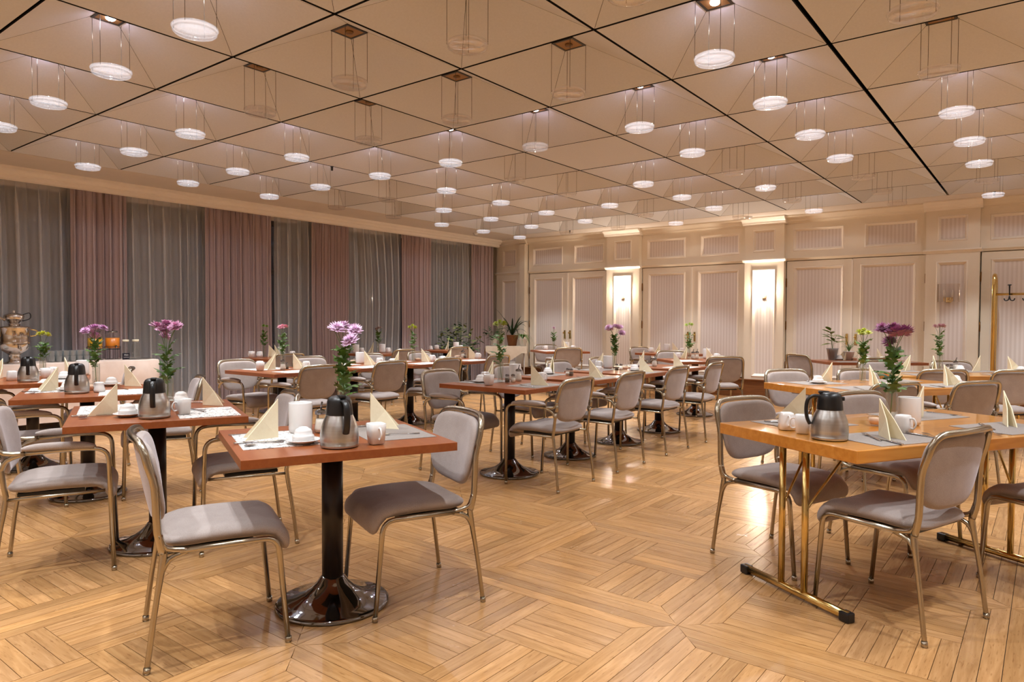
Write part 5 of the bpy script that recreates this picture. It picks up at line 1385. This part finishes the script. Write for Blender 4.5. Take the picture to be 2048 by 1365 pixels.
def bush(x, y, label, R, h, nb, seed):
    rnd = random.Random(seed); t = thing('variegated_fig', label, 'potted plant', (x, y, 0)); pot(t, 0.14, 0.19, 0.30, 'column')
    st = MB(); cnt_ = 0
    for b in range(nb):
        a = b*2.4+rnd.uniform(-.3, .3); r = R*sqrt((b+0.5)/nb); top = Vector((r*cos(a), r*sin(a)*0.55, h*(0.62+0.38*rnd.random())*(1-0.28*(r/R))))
        mid_ = Vector((r*0.45*cos(a), r*0.3*sin(a), 0.3+(top.z-0.3)*0.55)); path = smooth_path([(0.03*cos(a), 0.03*sin(a), 0.27), tuple(mid_), tuple(top)], 5); st.tube(path, 0.004, 5)
        for k in range(24):
            q = path[min(len(path)-1, 2+int((k/24)*(len(path)-2)))]; c = rnd.uniform(0, 6.28)
            leaf(t, q+Vector((rnd.uniform(-.04, .04), rnd.uniform(-.04, .04), rnd.uniform(-.03, .03))), (cos(c), sin(c), rnd.uniform(-0.5, 0.6)), rnd.uniform(0.11, 0.17), 'green_pale' if rnd.random() < 0.30 else 'bush_green', 1); cnt_ += 1
    obj('stems', st, 'stem', t)
bush(-9.02, 9.95, 'bushy variegated plant standing before the grey sheer curtain', 0.52, 1.40, 19, 5)
# plants on the dark table by the doors
rt = TABLES['R4']; a = radians(rt[2])
def onr4(lx, ly): return (rt[0]+lx*cos(a)-ly*sin(a), rt[1]+lx*sin(a)+ly*cos(a), ZT+0.001)
t = thing('potted_foliage_plant', 'broad-leaved plant in the left translucent pot on the dark table', 'potted plant', onr4(-0.33, 0.27)); pot(t, 0.05, 0.075, 0.16, 'pot_clear')
stm = MB()
for k in range(3):
    a2 = k*2.1; e = Vector((0.05*cos(a2), 0.05*sin(a2), 0.34+0.05*k)); pth = smooth_path([(0, 0, 0.12), (e.x*0.4, e.y*0.4, 0.26), tuple(e)], 4); stm.tube(pth, 0.003, 5)
    for q in range(5):
        p_ = pth[3+q]; b = rnd.uniform(0, 6.28); leaf(t, p_, (cos(b), sin(b), rnd.uniform(-0.2, 0.5)), rnd.uniform(0.12, 0.19), 'green_pale' if q % 3 == 0 else 'green', 1)
obj('stems', stm, 'stem', t)
t = thing('potted_grass_plant', 'thin-leaved plant in the right white pot on the dark table', 'potted plant', onr4(-0.10, 0.27)); pot(t, 0.05, 0.07, 0.12, 'porcelain')
for k in range(22):
    a2 = k*2.4; obj('strap_leaf', strap_leaf(MB(), (0, 0, 0.11), (cos(a2), sin(a2)), rnd.uniform(0.22, 0.40), 0.005, rnd.uniform(0.3, 1.0), 1.0), 'green', t)

# ---------------------------------------------------------------- coat rack
CR = thing('coat_rack', 'brass coat rack with black hooks at the right edge', 'coat rack', (-0.60, 11.35, 0), 0.0)
obj('post', MB().tube(fillet([(0, 0, 0.03), (0, 0, 1.92), (0, 0.30, 1.92), (0, 0.30, 0.03)], 0.14, 8), 0.026, 14), 'brass', CR)
obj('post', MB().tube(fillet([(1.5, 0, 0.03), (1.5, 0, 1.92), (1.5, 0.30, 1.92), (1.5, 0.30, 0.03)], 0.14, 8), 0.026, 14), 'brass', CR)
obj('hook_rail', MB().tube([(0, 0, 1.655), (1.5, 0, 1.655)], 0.016, 12), 'brass', CR)
for x in (0.0, 1.5): obj('foot', MB().box((x, 0.15, 0.014), (0.07, 0.48, 0.028), bev=0.006), 'brass', CR)
for k in range(7):
    x = 0.17+0.2*k; hk = MB()
    for s in (-1, 1): hk.tube(smooth_path([(x, -0.018, 1.635), (x+s*0.012, -0.02, 1.58), (x+s*0.045, -0.022, 1.572), (x+s*0.058, -0.022, 1.60)], 4), 0.008, 8)
    if k % 2 == 0: hk.tube([(x, -0.018, 1.64), (x, -0.035, 1.72), (x, -0.05, 1.765)], [0.008, 0.009, 0.010], 8); hk.lathe([(0.0, 0.0), (0.022, 0.004), (0.024, 0.014), (0.0, 0.022)], 12, Matrix.Translation((x, -0.052, 1.765)))
    obj('hook', hk, 'black', CR)
